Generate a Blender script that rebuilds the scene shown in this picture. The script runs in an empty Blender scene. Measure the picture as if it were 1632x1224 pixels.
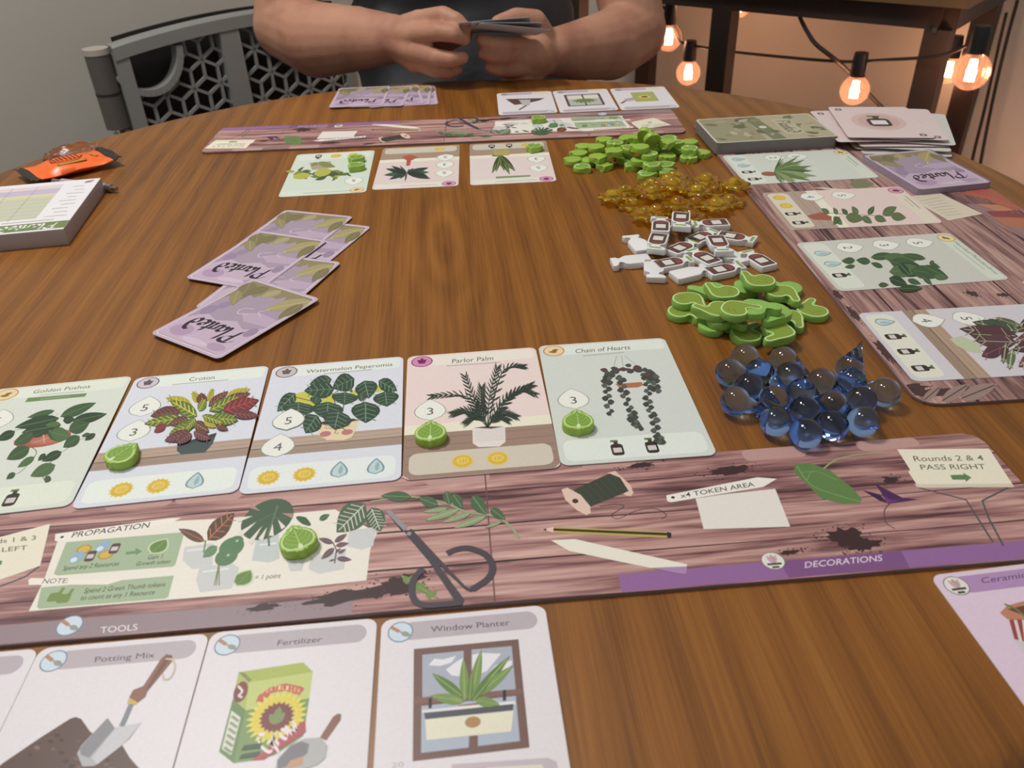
import bpy, bmesh, math, random
from mathutils import Vector, Matrix
random.seed(7)
scene = bpy.context.scene
COL = scene.collection
PI = math.pi

# ------------------------------------------------------------------ camera, world, lights, exposure
TZ = 0.74                       # height of the table top above the floor
CH = 0.26758                    # camera height above the table top
FPX = 1297.7                    # focal length in pixels of the 1632 px wide frame
CR = Vector((0.99916679, -0.02282541, -0.03383381))
CU = Vector((0.04081331, 0.55879789, 0.82829897))
CF = Vector((0.0, 0.8289897, -0.55926388))
CAMP = Vector((0, 0, TZ + CH))
cd = bpy.data.cameras.new('camera'); cam = bpy.data.objects.new('camera', cd); COL.objects.link(cam)
cd.sensor_width = 36; cd.lens = 36 * FPX / 1632
cd.clip_start = 0.02
M = Matrix((( CR.x, CU.x, -CF.x, CAMP.x), (CR.y, CU.y, -CF.y, CAMP.y), (CR.z, CU.z, -CF.z, CAMP.z), (0, 0, 0, 1)))
cam.matrix_world = M
cd.dof.use_dof = True; cd.dof.focus_distance = 0.56; cd.dof.aperture_fstop = 16
scene.camera = cam

w = bpy.data.worlds.new('room_light'); scene.world = w; w.use_nodes = True
w.node_tree.nodes['Background'].inputs[0].default_value = (1.0, 0.97, 0.94, 1)
w.node_tree.nodes['Background'].inputs[1].default_value = 0.33

def area(name, loc, target, size, power, col):
    d = bpy.data.lights.new(name, 'AREA'); d.shape = 'DISK'; d.size = size; d.energy = power; d.color = col
    o = bpy.data.objects.new(name, d); COL.objects.link(o); o.location = loc
    o.rotation_euler = (Vector(target) - Vector(loc)).to_track_quat('-Z', 'Y').to_euler()
    return o
area('ceiling_lamp', (-0.62, 0.92, TZ + 1.55), (-0.1, 0.5, TZ), 0.34, 19.5, (1.0, 0.965, 0.92))
area('ceiling_lamp', (-0.35, 0.25, TZ + 1.6), (0.0, 0.5, TZ), 0.22, 3.2, (1.0, 0.965, 0.92))

scene.view_settings.view_transform = 'Standard'; scene.view_settings.look = 'None'
scene.view_settings.exposure = 0.0; scene.view_settings.gamma = 1.0
scene.view_settings.use_curve_mapping = False

# ------------------------------------------------------------------ geometry helpers
def ray(px, py):
    return CF + CR * ((px - 816) / FPX) - CU * ((py - 612) / FPX)
def U(px, py, z=0.0):
    "point at height z above the table under a pixel of the photograph"
    d = ray(px, py); t = (z - CH) / d.z
    return Vector((d.x * t, d.y * t, TZ + z))
def UY(px, py, y):
    d = ray(px, py); t = y / d.y
    return CAMP + d * t
def UP(px, py, a, n):
    "ray meets the vertical plane through a with normal n"
    d = ray(px, py); n = Vector(n); t = (Vector(a) - CAMP).dot(n) / d.dot(n)
    return CAMP + d * t

def lin(c):
    o = []
    for v in c[:3]:
        v = v / 255.0
        o.append(v / 12.92 if v <= 0.04045 else ((v + 0.055) / 1.055) ** 2.4)
    return (o[0], o[1], o[2], 1.0)

def setp(o, label=None, cat=None, group=None, kind=None):
    if label: o['label'] = label
    if cat: o['category'] = cat
    if group: o['group'] = group
    if kind: o['kind'] = kind
    return o
def link(name, me, parent=None, mat=None):
    o = bpy.data.objects.new(name, me); COL.objects.link(o)
    if parent is not None: o.parent = parent
    if mat is not None and me is not None and not me.materials: me.materials.append(mat)
    return o
def bm_mesh(bm, name='mesh', smooth=False, auto=None):
    me = bpy.data.meshes.new(name)
    bmesh.ops.recalc_face_normals(bm, faces=bm.faces)
    bm.to_mesh(me); bm.free()
    if smooth or auto:
        me.polygons.foreach_set('use_smooth', [True] * len(me.polygons))
    if auto:
        me.set_sharp_from_angle(angle=math.radians(auto))
    return me
def empty(name, loc):
    o = bpy.data.objects.new(name, None); COL.objects.link(o); o.location = loc; o.empty_display_size = 0.02
    return o

def add_box(bm, c, s, R=None):
    vs = []
    for sx in (-1, 1):
        for sy in (-1, 1):
            for sz in (-1, 1):
                v = Vector((sx * s[0] / 2, sy * s[1] / 2, sz * s[2] / 2))
                if R: v = R @ v
                vs.append(bm.verts.new(v + Vector(c)))
    for f in ((0, 1, 3, 2), (4, 6, 7, 5), (0, 4, 5, 1), (2, 3, 7, 6), (0, 2, 6, 4), (1, 5, 7, 3)):
        bm.faces.new([vs[i] for i in f])
    return vs
def box_mesh(s, bev=0.0, c=(0, 0, 0)):
    bm = bmesh.new(); add_box(bm, c, s)
    if bev: bmesh.ops.bevel(bm, geom=bm.edges[:], offset=bev, segments=2, profile=0.5, affect='EDGES')
    return bm_mesh(bm, auto=40 if bev else None)
def frames(pts):
    pts = [Vector(p) for p in pts]; out = []; up = None
    for i, p in enumerate(pts):
        t = (pts[min(i + 1, len(pts) - 1)] - pts[max(i - 1, 0)]).normalized()
        if up is None: up = Vector((0, 0, 1)) if abs(t.z) < 0.9 else Vector((1, 0, 0))
        s = t.cross(up).normalized(); up = s.cross(t).normalized()
        out.append((p, s, up))
    return out
def add_tube(bm, pts, r, n=10, cap=True):
    fr = frames(pts); rings = []
    for i, (p, s, u) in enumerate(fr):
        rr = r[i] if isinstance(r, (list, tuple)) else r
        rings.append([bm.verts.new(p + (s * math.cos(2 * PI * k / n) + u * math.sin(2 * PI * k / n)) * rr) for k in range(n)])
    for a, b in zip(rings, rings[1:]):
        for k in range(n): bm.faces.new([a[k], a[(k + 1) % n], b[(k + 1) % n], b[k]])
    if cap: bm.faces.new(rings[0][::-1]); bm.faces.new(rings[-1])
def add_lathe(bm, prof, n=24, M=None):
    "profile of (r, z) revolved about z"
    rings = []
    for r, z in prof:
        if r < 1e-7: rings.append([bm.verts.new((0, 0, z))])
        else: rings.append([bm.verts.new((r * math.cos(2 * PI * k / n), r * math.sin(2 * PI * k / n), z)) for k in range(n)])
    for a, b in zip(rings, rings[1:]):
        for k in range(n):
            q = [a[k % len(a)], a[(k + 1) % n % len(a)], b[(k + 1) % n % len(b)], b[k % len(b)]]
            u = []
            for v in q:
                if v not in u: u.append(v)
            if len(u) > 2: bm.faces.new(u)
    if len(rings[0]) > 1: bm.faces.new(rings[0][::-1])
    if len(rings[-1]) > 1: bm.faces.new(rings[-1])
    if M:
        for ring in rings:
            for v in ring: v.co = M @ v.co
def catmull(pts, n=6, closed=False):
    pts = [Vector(p) for p in pts]; out = []; N = len(pts)
    rng = range(N if closed else N - 1)
    for i in rng:
        g = (lambda k: pts[k % N]) if closed else (lambda k: pts[max(0, min(N - 1, k))])
        p0, p1, p2, p3 = g(i - 1), g(i), g(i + 1), g(i + 2)
        for k in range(n):
            t = k / n
            out.append(0.5 * ((2 * p1) + (p2 - p0) * t + (2 * p0 - 5 * p1 + 4 * p2 - p3) * t * t + (3 * p1 - p0 - 3 * p2 + p3) * t ** 3))
    if not closed: out.append(pts[-1])
    return out
def rrect(w, h, r, n=5):
    o = []
    for cx, cy, a in ((w / 2 - r, h / 2 - r, 0), (-w / 2 + r, h / 2 - r, 90), (-w / 2 + r, -h / 2 + r, 180), (w / 2 - r, -h / 2 + r, 270)):
        for k in range(n + 1):
            t = math.radians(a + 90 * k / n); o.append((cx + r * math.cos(t), cy + r * math.sin(t)))
    return o
def prism(outline, z0, z1, bev=0.0, seg=2):
    bm = bmesh.new()
    a = [bm.verts.new((x, y, z0)) for x, y in outline]
    b = [bm.verts.new((x, y, z1)) for x, y in outline]
    n = len(a)
    bm.faces.new(a[::-1]); bm.faces.new(b)
    for i in range(n): bm.faces.new([a[i], a[(i + 1) % n], b[(i + 1) % n], b[i]])
    if bev:
        es = [e for e in bm.edges if abs(e.verts[0].co.z - e.verts[1].co.z) < 1e-7]
        bmesh.ops.bevel(bm, geom=es, offset=bev, segments=seg, profile=0.5, affect='EDGES')
    return bm

# ------------------------------------------------------------------ materials (procedural)
MATS = {}
def nodes_mat(name):
    m = bpy.data.materials.new(name); m.use_nodes = True; MATS[name] = m
    return m, m.node_tree.nodes, m.node_tree.links, m.node_tree.nodes['Principled BSDF']
def mat(name, col, rough=0.5, spec=0.5, noise=0.0, nscale=30, bump=0.0, metal=0.0, coat=0.0, sss=0.0, bscale=None):
    if name in MATS: return MATS[name]
    m, N, L, b = nodes_mat(name)
    b.inputs['Base Color'].default_value = lin(col); b.inputs['Roughness'].default_value = rough
    b.inputs['Specular IOR Level'].default_value = spec; b.inputs['Metallic'].default_value = metal
    b.inputs['Coat Weight'].default_value = coat
    if sss:
        b.inputs['Subsurface Weight'].default_value = sss; b.inputs['Subsurface Radius'].default_value = (0.012, 0.004, 0.002)
        b.inputs['Subsurface Scale'].default_value = 0.5
    if noise or bump:
        tc = N.new('ShaderNodeTexCoord'); nt = N.new('ShaderNodeTexNoise'); nt.inputs['Scale'].default_value = nscale
        nt.inputs['Detail'].default_value = 5; L.new(tc.outputs['Object'], nt.inputs['Vector'])
    if noise:
        mx = N.new('ShaderNodeMix'); mx.data_type = 'RGBA'
        mx.inputs['A'].default_value = lin([v * (1 - noise) for v in col]); mx.inputs['B'].default_value = lin([min(255, v * (1 + noise)) for v in col])
        L.new(nt.outputs['Fac'], mx.inputs['Factor']); L.new(mx.outputs['Result'], b.inputs['Base Color'])
    if bump:
        src = nt
        if bscale:
            src = N.new('ShaderNodeTexNoise'); src.inputs['Scale'].default_value = bscale; src.inputs['Detail'].default_value = 4
            L.new(tc.outputs['Object'], src.inputs['Vector'])
        bp = N.new('ShaderNodeBump'); bp.inputs['Strength'].default_value = bump; bp.inputs['Distance'].default_value = 0.004
        L.new(src.outputs['Fac'], bp.inputs['Height']); L.new(bp.outputs['Normal'], b.inputs['Normal'])
    return m
def print_mat(name='printed_paper', rough=0.42, spec=0.35):
    if name in MATS: return MATS[name]
    m, N, L, b = nodes_mat(name)
    at = N.new('ShaderNodeAttribute'); at.attribute_name = 'Col'
    tc = N.new('ShaderNodeTexCoord'); nt = N.new('ShaderNodeTexNoise'); nt.inputs['Scale'].default_value = 900; nt.inputs['Detail'].default_value = 2
    L.new(tc.outputs['Object'], nt.inputs['Vector'])
    mr = N.new('ShaderNodeMapRange'); mr.inputs['To Min'].default_value = 0.93; mr.inputs['To Max'].default_value = 1.05
    L.new(nt.outputs['Fac'], mr.inputs['Value'])
    mx = N.new('ShaderNodeMix'); mx.data_type = 'RGBA'; mx.blend_type = 'MULTIPLY'; mx.inputs['Factor'].default_value = 1
    L.new(at.outputs['Color'], mx.inputs['A']); L.new(mr.outputs['Result'], mx.inputs['B']); L.new(mx.outputs['Result'], b.inputs['Base Color'])
    b.inputs['Roughness'].default_value = rough; b.inputs['Specular IOR Level'].default_value = spec
    return m
PRINT = print_mat()
def ramp(N, stops):
    r = N.new('ShaderNodeValToRGB'); e = r.color_ramp.elements
    while len(e) < len(stops): e.new(0.5)
    for k, (p, c) in zip(e, stops): k.position = p; k.color = lin(c)
    return r
def table_wood():
    m, N, L, b = nodes_mat('stained_table_wood')
    tc = N.new('ShaderNodeTexCoord')
    mp = N.new('ShaderNodeMapping'); mp.inputs['Rotation'].default_value = (0, 0, math.radians(-4)); L.new(tc.outputs['Object'], mp.inputs['Vector'])
    def nz(scale, sx, sy, det, dist=0.0):
        s = N.new('ShaderNodeMapping'); s.inputs['Scale'].default_value = (sx, sy, 1); L.new(mp.outputs['Vector'], s.inputs['Vector'])
        n = N.new('ShaderNodeTexNoise'); n.inputs['Scale'].default_value = scale; n.inputs['Detail'].default_value = det; n.inputs['Distortion'].default_value = dist
        L.new(s.outputs['Vector'], n.inputs['Vector']); return n
    # broad growth rings seen as bands that close into cathedral arches
    wm = N.new('ShaderNodeMapping'); wm.inputs['Scale'].default_value = (1.0, 0.085, 1); wm.inputs['Location'].default_value = (0.0, 0.0056, 0)
    L.new(mp.outputs['Vector'], wm.inputs['Vector'])
    wv = N.new('ShaderNodeTexWave'); wv.wave_type = 'RINGS'; wv.rings_direction = 'Z'; wv.inputs['Scale'].default_value = 15; wv.inputs['Distortion'].default_value = 2.4
    wv.inputs['Detail'].default_value = 3; wv.inputs['Detail Scale'].default_value = 2.2; wv.inputs['Detail Roughness'].default_value = 0.6
    L.new(wm.outputs['Vector'], wv.inputs['Vector'])
    n1 = nz(14, 2.2, 0.16, 5, 0.4); n2 = nz(150, 2.6, 0.05, 8); n3 = nz(5, 1, 0.6, 3)
    def mth(op, a, bb):
        k = N.new('ShaderNodeMath'); k.operation = op
        for i, v in enumerate((a, bb)):
            if isinstance(v, (int, float)): k.inputs[i].default_value = v
            else: L.new(v, k.inputs[i])
        return k.outputs[0]
    s = mth('MULTIPLY', wv.outputs['Fac'], 0.12)
    s = mth('ADD', s, mth('MULTIPLY', n1.outputs['Fac'], 0.20))
    s = mth('ADD', s, mth('MULTIPLY', n2.outputs['Fac'], 0.40))
    s = mth('ADD', s, mth('MULTIPLY', n3.outputs['Fac'], 0.30))
    # short dark pores, and one knot with nested arches near the middle
    pore = nz(520, 2.6, 0.045, 3); s = mth('ADD', s, mth('MULTIPLY', mth('SUBTRACT', pore.outputs['Fac'], 0.5), 0.30))
    km = N.new('ShaderNodeMapping'); km.inputs['Scale'].default_value = (62, 11.5, 0); km.inputs['Location'].default_value = (0.1, 0.1, 0); L.new(mp.outputs['Vector'], km.inputs['Vector'])
    kl = N.new('ShaderNodeVectorMath'); kl.operation = 'LENGTH'; L.new(km.outputs['Vector'], kl.inputs[0]); kn_ = nz(26, 1.0, 0.5, 3)
    kr = mth('ADD', kl.outputs['Value'], mth('MULTIPLY', kn_.outputs['Fac'], 0.7)); ks = mth('SINE', mth('MULTIPLY', kr, 7.5), 0.0)
    fall = mth('MAXIMUM', mth('SUBTRACT', 1.0, mth('MULTIPLY', kl.outputs['Value'], 0.36)), 0.0)
    s = mth('ADD', s, mth('MULTIPLY', mth('MULTIPLY', ks, fall), 0.075))
    r = ramp(N, [(0.30, (94, 54, 16)), (0.44, (120, 73, 23)), (0.56, (136, 85, 29)), (0.72, (152, 99, 38))])
    L.new(s, r.inputs['Fac']); L.new(r.outputs['Color'], b.inputs['Base Color'])
    b.inputs['Roughness'].default_value = 0.38; b.inputs['Specular IOR Level'].default_value = 0.5
    bp = N.new('ShaderNodeBump'); bp.inputs['Strength'].default_value = 0.06; bp.inputs['Distance'].default_value = 0.0008
    L.new(n2.outputs['Fac'], bp.inputs['Height']); L.new(bp.outputs['Normal'], b.inputs['Normal'])
    return m
def board_wood(name, along, off, cols, plank):
    "printed planks on a game board: seams, grain and knots as flat print"
    m, N, L, b = nodes_mat(name)
    tc = N.new('ShaderNodeTexCoord'); mp = N.new('ShaderNodeMapping'); mp.inputs['Location'].default_value = (off, off, 0)
    if along == 'Y': mp.inputs['Rotation'].default_value = (0, 0, PI / 2)
    L.new(tc.outputs['Object'], mp.inputs['Vector'])
    def nz(scale, sx, sy, det, dist=0):
        s = N.new('ShaderNodeMapping'); s.inputs['Scale'].default_value = (sx, sy, 0.001); L.new(mp.outputs['Vector'], s.inputs['Vector'])
        n = N.new('ShaderNodeTexNoise'); n.inputs['Scale'].default_value = scale; n.inputs['Detail'].default_value = det; n.inputs['Distortion'].default_value = dist
        L.new(s.outputs['Vector'], n.inputs['Vector']); return n
    g = nz(95, 0.13, 1.9, 6, 0.8); g2 = nz(300, 0.09, 2.0, 4); br = nz(9, 0.5, 1.0, 3)
    sep = N.new('ShaderNodeSeparateXYZ'); L.new(mp.outputs['Vector'], sep.inputs[0])
    wob = nz(6, 1.0, 0.3, 2)
    def mth(op, a, bb=None, cc=None):
        k = N.new('ShaderNodeMath'); k.operation = op
        for i, v in enumerate((a, bb, cc)):
            if v is None: continue
            if isinstance(v, (int, float)): k.inputs[i].default_value = v
            else: L.new(v, k.inputs[i])
        return k.outputs[0]
    yy = mth('ADD', sep.outputs['Y'], mth('MULTIPLY', wob.outputs['Fac'], 0.006))
    fr = mth('FRACT', mth('DIVIDE', yy, plank))
    edge = mth('ABSOLUTE', mth('SUBTRACT', fr, 0.5))
    seam = mth('GREATER_THAN', mth('ADD', edge, mth('MULTIPLY', br.outputs['Fac'], 0.05)), 0.507)
    pid = mth('FLOOR', mth('DIVIDE', yy, plank))
    wn = N.new('ShaderNodeTexWhiteNoise'); wn.noise_dimensions = '1D'; L.new(pid, wn.inputs['W'])
    s = mth('ADD', mth('MULTIPLY', g.outputs['Fac'], 0.62), mth('MULTIPLY', g2.outputs['Fac'], 0.26))
    s = mth('ADD', s, mth('MULTIPLY', br.outputs['Fac'], 0.22)); s = mth('ADD', s, mth('MULTIPLY', wn.outputs['Value'], 0.09))
    r = ramp(N, [(0.44, cols[0]), (0.54, cols[1]), (0.63, cols[2]), (0.76, cols[3])])
    L.new(s, r.inputs['Fac'])
    mx = N.new('ShaderNodeMix'); mx.data_type = 'RGBA'; mx.inputs['B'].default_value = lin((58, 34, 38))
    L.new(seam, mx.inputs['Factor']); L.new(r.outputs['Color'], mx.inputs['A']); L.new(mx.outputs['Result'], b.inputs['Base Color'])
    b.inputs['Roughness'].default_value = 0.45; b.inputs['Specular IOR Level'].default_value = 0.35
    return m
def glass(name, col, ior=1.47, rough=0.0, tw=1.0):
    m, N, L, b = nodes_mat(name)
    b.inputs['Base Color'].default_value = lin(col); b.inputs['Transmission Weight'].default_value = tw
    b.inputs['Roughness'].default_value = rough; b.inputs['IOR'].default_value = ior
    return m
def emit(name, col, st):
    m = bpy.data.materials.new(name); m.use_nodes = True; N = m.node_tree.nodes; N.clear()
    e = N.new('ShaderNodeEmission'); e.inputs[0].default_value = lin(col); e.inputs[1].default_value = st
    o = N.new('ShaderNodeOutputMaterial'); m.node_tree.links.new(e.outputs[0], o.inputs[0]); return m

# ------------------------------------------------------------------ flat print: polygons laid in thin ink layers on a sheet
STEP = 1.3e-5
_txt = {}
def text_mesh(s, bold=0.0, shear=0.0):
    k = (s, bold, shear)
    if k in _txt: return _txt[k]
    c = bpy.data.curves.new('t', 'FONT'); c.body = s; c.size = 1.0; c.offset = bold; c.shear = shear; c.resolution_u = 3; c.fill_mode = 'FRONT'
    o = bpy.data.objects.new('t', c); COL.objects.link(o)
    dg = bpy.context.evaluated_depsgraph_get(); me = bpy.data.meshes.new_from_object(o.evaluated_get(dg))
    vs = [(v.co.x, v.co.y) for v in me.vertices]; fs = [tuple(p.vertices) for p in me.polygons]
    bpy.data.objects.remove(o); bpy.data.curves.remove(c); bpy.data.meshes.remove(me)
    x0 = min(v[0] for v in vs); x1 = max(v[0] for v in vs); y1 = max(v[1] for v in vs)
    cap = 0.72
    vs = [((x - x0) / (x1 - x0), y / cap) for x, y in vs]
    _txt[k] = (vs, fs, (x1 - x0) / cap); return _txt[k]

class Art:
    """Ink on one sheet. Local millimetres; px=... variants take photograph pixels on the sheet's plane."""
    def __init__(s, inv=None, z=0.0, jitter=0.0):
        s.items = []; s.inv = inv; s.z = z; s.boxes = []
    def q(s, x, y):
        p = s.inv @ U(x, y, s.z); return (p.x * 1000, p.y * 1000)
    def _lay(s, pts):
        x0 = min(p[0] for p in pts); x1 = max(p[0] for p in pts); y0 = min(p[1] for p in pts); y1 = max(p[1] for p in pts)
        l = 1
        for (a0, a1, b0, b1, k) in s.boxes:
            if a0 < x1 and a1 > x0 and b0 < y1 and b1 > y0 and k >= l: l = k + 1
        s.boxes.append((x0, x1, y0, y1, l)); return l
    def poly(s, pts, col):
        s.items.append((pts, [tuple(range(len(pts)))], col, s._lay(pts))); return s
    def px(s, pts, col, off=(0, 0), sc=1.0):
        return s.poly([s.q(off[0] + x / sc, off[1] + y / sc) for x, y in pts], col)
    def rr(s, x0, y0, x1, y1, r, col):
        cx, cy = (x0 + x1) / 2, (y0 + y1) / 2
        return s.poly([(cx + x, cy + y) for x, y in rrect(x1 - x0, y1 - y0, r, 4)], col)
    def ell(s, cx, cy, rx, ry, col, rot=0, n=18):
        c, sn = math.cos(rot), math.sin(rot); o = []
        for k in range(n):
            a = 2 * PI * k / n; x, y = rx * math.cos(a), ry * math.sin(a); o.append((cx + x * c - y * sn, cy + x * sn + y * c))
        return s.poly(o, col)
    def star(s, cx, cy, r0, r1, n, col):
        return s.poly([(cx + (r1 if k % 2 else r0) * math.cos(PI * k / n), cy + (r1 if k % 2 else r0) * math.sin(PI * k / n)) for k in range(2 * n)], col)
    def leaf(s, p0, p1, w, col, vein=None, n=6, fat=0.42, ribs=0):
        "leaf from stalk end p0 to tip p1, local mm, w = width / length"
        a = Vector(p0); d = Vector(p1) - a; l = d.length
        if l < 1e-6: return s
        u = d / l; v = Vector((-u.y, u.x)); L_, R_ = [], []
        for k in range(1, n + 1):
            t = k / (n + 1); h = w * l * 0.5 * (math.sin(PI * t ** (math.log(0.5) / math.log(fat)))) ** 0.85
            L_.append(a + d * t + v * h); R_.append(a + d * t - v * h)
        pts = [tuple(a)] + [tuple(q) for q in L_] + [tuple(a + d)] + [tuple(q) for q in R_[::-1]]
        s.poly(pts, col)
        if vein:
            s.stroke([a + d * 0.05, a + d * 0.92], max(0.16, l * 0.03), vein)
            for k in range(ribs):
                t = 0.15 + 0.6 * k / max(1, ribs - 1) if ribs > 1 else 0.4
                for sg in (1, -1):
                    s.stroke([a + d * t, a + d * (t + 0.16) + v * sg * w * l * 0.34], max(0.14, l * 0.022), vein)
        return s
    def lpx(s, x0, y0, x1, y1, w, col, vein=None, off=(0, 0), sc=1.0, ribs=0, fat=0.42, n=6):
        "leaf traced on the photograph, then laid on the sheet"
        g = lambda v: s.q(off[0] + v.x / sc, off[1] + v.y / sc)
        a = Vector((x0, y0)); d = Vector((x1, y1)) - a; l = d.length; u = d / l; v = Vector((-u.y, u.x)); L_, R_ = [], []
        for k in range(1, n + 1):
            t = k / (n + 1); h = w * l * 0.5 * (math.sin(PI * t ** (math.log(0.5) / math.log(fat)))) ** 0.85
            L_.append(g(a + d * t + v * h)); R_.append(g(a + d * t - v * h))
        s.poly([g(a)] + L_ + [g(a + d)] + R_[::-1], col)
        if vein:
            p, q = Vector(g(a)), Vector(g(a + d)); wd = max(0.16, (q - p).length * 0.028)
            s.stroke([g(a + d * 0.05), g(a + d * 0.92)], wd, vein)
            for k in range(ribs):
                t = 0.12 + 0.62 * k / max(1, ribs - 1)
                for sg in (1, -1): s.stroke([g(a + d * t), g(a + d * (t + 0.15) + v * sg * w * l * 0.36)], wd * 0.8, vein)
        return s
    def stroke(s, pts, wd, col, smooth=False):
        P = [Vector(p[:2]) for p in pts]
        if smooth: P = [Vector((q[0], q[1])) for q in catmull([(p[0], p[1], 0) for p in P], 5)]
        L_, R_ = [], []
        for i, p in enumerate(P):
            t = (P[min(i + 1, len(P) - 1)] - P[max(0, i - 1)])
            if t.length < 1e-9: continue
            t.normalize(); n = Vector((-t.y, t.x)); L_.append(p + n * wd / 2); R_.append(p - n * wd / 2)
        n = len(L_); vs = [tuple(v) for v in L_] + [tuple(v) for v in R_]
        s.items.append((vs, [(i, i + 1, n + i + 1, n + i) for i in range(n - 1)], col, s._lay(vs))); return s
    def spx(s, pts, wd, col, off=(0, 0), sc=1.0, smooth=False):
        return s.stroke([s.q(off[0] + x / sc, off[1] + y / sc) for x, y in pts], wd, col, smooth)
    def nib(s, strokes, org, sx, sy, wd, ang, col, rot=0.0):
        "broad-nib lettering"
        nv = Vector((math.cos(ang), math.sin(ang))) * wd / 2; c, sn = math.cos(rot), math.sin(rot); allv = []; allf = []
        for st in strokes:
            P = [Vector((q[0] * sx, q[1] * sy)) for q in catmull([(x, y, 0) for x, y in st], 6)]
            b = len(allv)
            for p in P:
                for sg in (1, -1):
                    k = p + nv * sg; allv.append((org[0] + k.x * c - k.y * sn, org[1] + k.x * sn + k.y * c))
            for i in range(len(P) - 1): allf.append((b + 2 * i, b + 2 * i + 1, b + 2 * i + 3, b + 2 * i + 2))
        s.items.append((allv, allf, col, s._lay(allv))); return s
    def text(s, t, bl, br, tl, col, bold=0.0, shear=0.0):
        vs, fs, asp = text_mesh(t, bold, shear); bl, br, tl = Vector(bl), Vector(br), Vector(tl); e = br - bl; u = tl - bl
        pts = [tuple(bl + e * x + u * y) for x, y in vs]
        s.items.append((pts, fs, col, s._lay(pts))); return s
    def tpx(s, t, bl, br, tl, col, bold=0.0, shear=0.0, off=(0, 0), sc=1.0):
        f = lambda p: s.q(off[0] + p[0] / sc, off[1] + p[1] / sc)
        return s.text(t, f(bl), f(br), f(tl), col, bold, shear)
    def tmm(s, t, cx, cy, h, col, bold=0.0, width=None, rot=0.0):
        asp = text_mesh(t, bold, 0.0)[2]; wd = width or asp * h; c, sn = math.cos(rot), math.sin(rot)
        f = lambda x, y: (cx + x * c - y * sn, cy + x * sn + y * c)
        return s.text(t, f(-wd / 2, -h / 2), f(wd / 2, -h / 2), f(-wd / 2, h / 2), col, bold)
    def dirt(s, cx, cy, rx, ry, n, col, rnd, rot=0.0):
        c, sn = math.cos(rot), math.sin(rot)
        o = []
        for k in range(26):
            a = 2 * PI * k / 26; f = rnd.uniform(0.55, 1.05); x, y = rx * f * math.cos(a), ry * f * math.sin(a); o.append((cx + x * c - y * sn, cy + x * sn + y * c))
        s.poly(o, col)
        vs, fs = [], []
        for k in range(n):
            a = rnd.uniform(0, 2 * PI); f = rnd.uniform(0.7, 1.55); x, y = rx * f * math.cos(a), ry * f * math.sin(a)
            px_, py_ = cx + x * c - y * sn, cy + x * sn + y * c; d = rnd.uniform(0.15, 0.7); b = len(vs)
            for j in range(5):
                t = 2 * PI * j / 5 + a; g = d * rnd.uniform(0.6, 1.2); vs.append((px_ + g * math.cos(t), py_ + g * math.sin(t)))
            fs.append(tuple(range(b, b + 5)))
        s.items.append((vs, fs, col, 1)); return s
    def mesh(s, zbase, name='print', clip=None):
        V, F, C = [], [], []
        for pts, fs, col, l in s.items:
            b = len(V); z = zbase + l * STEP
            if clip: pts = [(max(-clip[0], min(clip[0], x)), max(-clip[1], min(clip[1], y))) for x, y in pts]
            V += [(x / 1000, y / 1000, z) for x, y in pts]
            lc = lin(col)
            for f in fs: F.append(tuple(b + i for i in f)); C.append(lc)
        me = bpy.data.meshes.new(name); me.from_pydata(V, [], F)
        at = me.color_attributes.new('Col', 'FLOAT_COLOR', 'CORNER'); buf = []
        for p in me.polygons:
            for _ in range(p.loop_total): buf += C[p.index]
        at.data.foreach_set('color', buf)
        # every printed face looks up
        flip = [p.index for p in me.polygons if p.normal.z < 0]
        if flip:
            bm = bmesh.new(); bm.from_mesh(me); bm.faces.ensure_lookup_table()
            bmesh.ops.reverse_faces(bm, faces=[bm.faces[i] for i in flip]); bm.to_mesh(me); bm.free()
        me.materials.append(PRINT)
        return me

# broad-nib word on the card backs and the score pad
WORD = [[(0.35, 1.95), (0.25, 1.0), (0.1, 0.05)], [(-0.25, 1.55), (0.1, 2.0), (0.8, 2.05), (1.05, 1.6), (0.7, 1.1), (0.3, 1.0)],
        [(1.5, 2.1), (1.33, 1.0), (1.28, 0.2), (1.48, 0)], [(2.2, 0.9), (1.85, 1), (1.6, 0.5), (1.8, 0.05), (2.1, 0.3), (2.25, 0.95)], [(2.25, 0.95), (2.15, 0.2), (2.4, 0)],
        [(2.62, 1), (2.52, 0)], [(2.55, 0.6), (2.85, 1), (3.05, 0.85), (2.95, 0.1), (3.15, 0)], [(3.5, 1.7), (3.35, 0.3), (3.6, 0)], [(3.2, 1.1), (3.75, 1.15)],
        [(3.85, 0.5), (4.3, 0.65), (4.25, 1), (3.95, 0.9), (3.8, 0.4), (4.0, 0), (4.4, 0.15)], [(5.15, 0.9), (4.8, 1), (4.6, 0.45), (4.8, 0.05), (5.1, 0.3), (5.25, 1.1), (5.0, 1.9), (4.6, 2.1)]]

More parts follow.
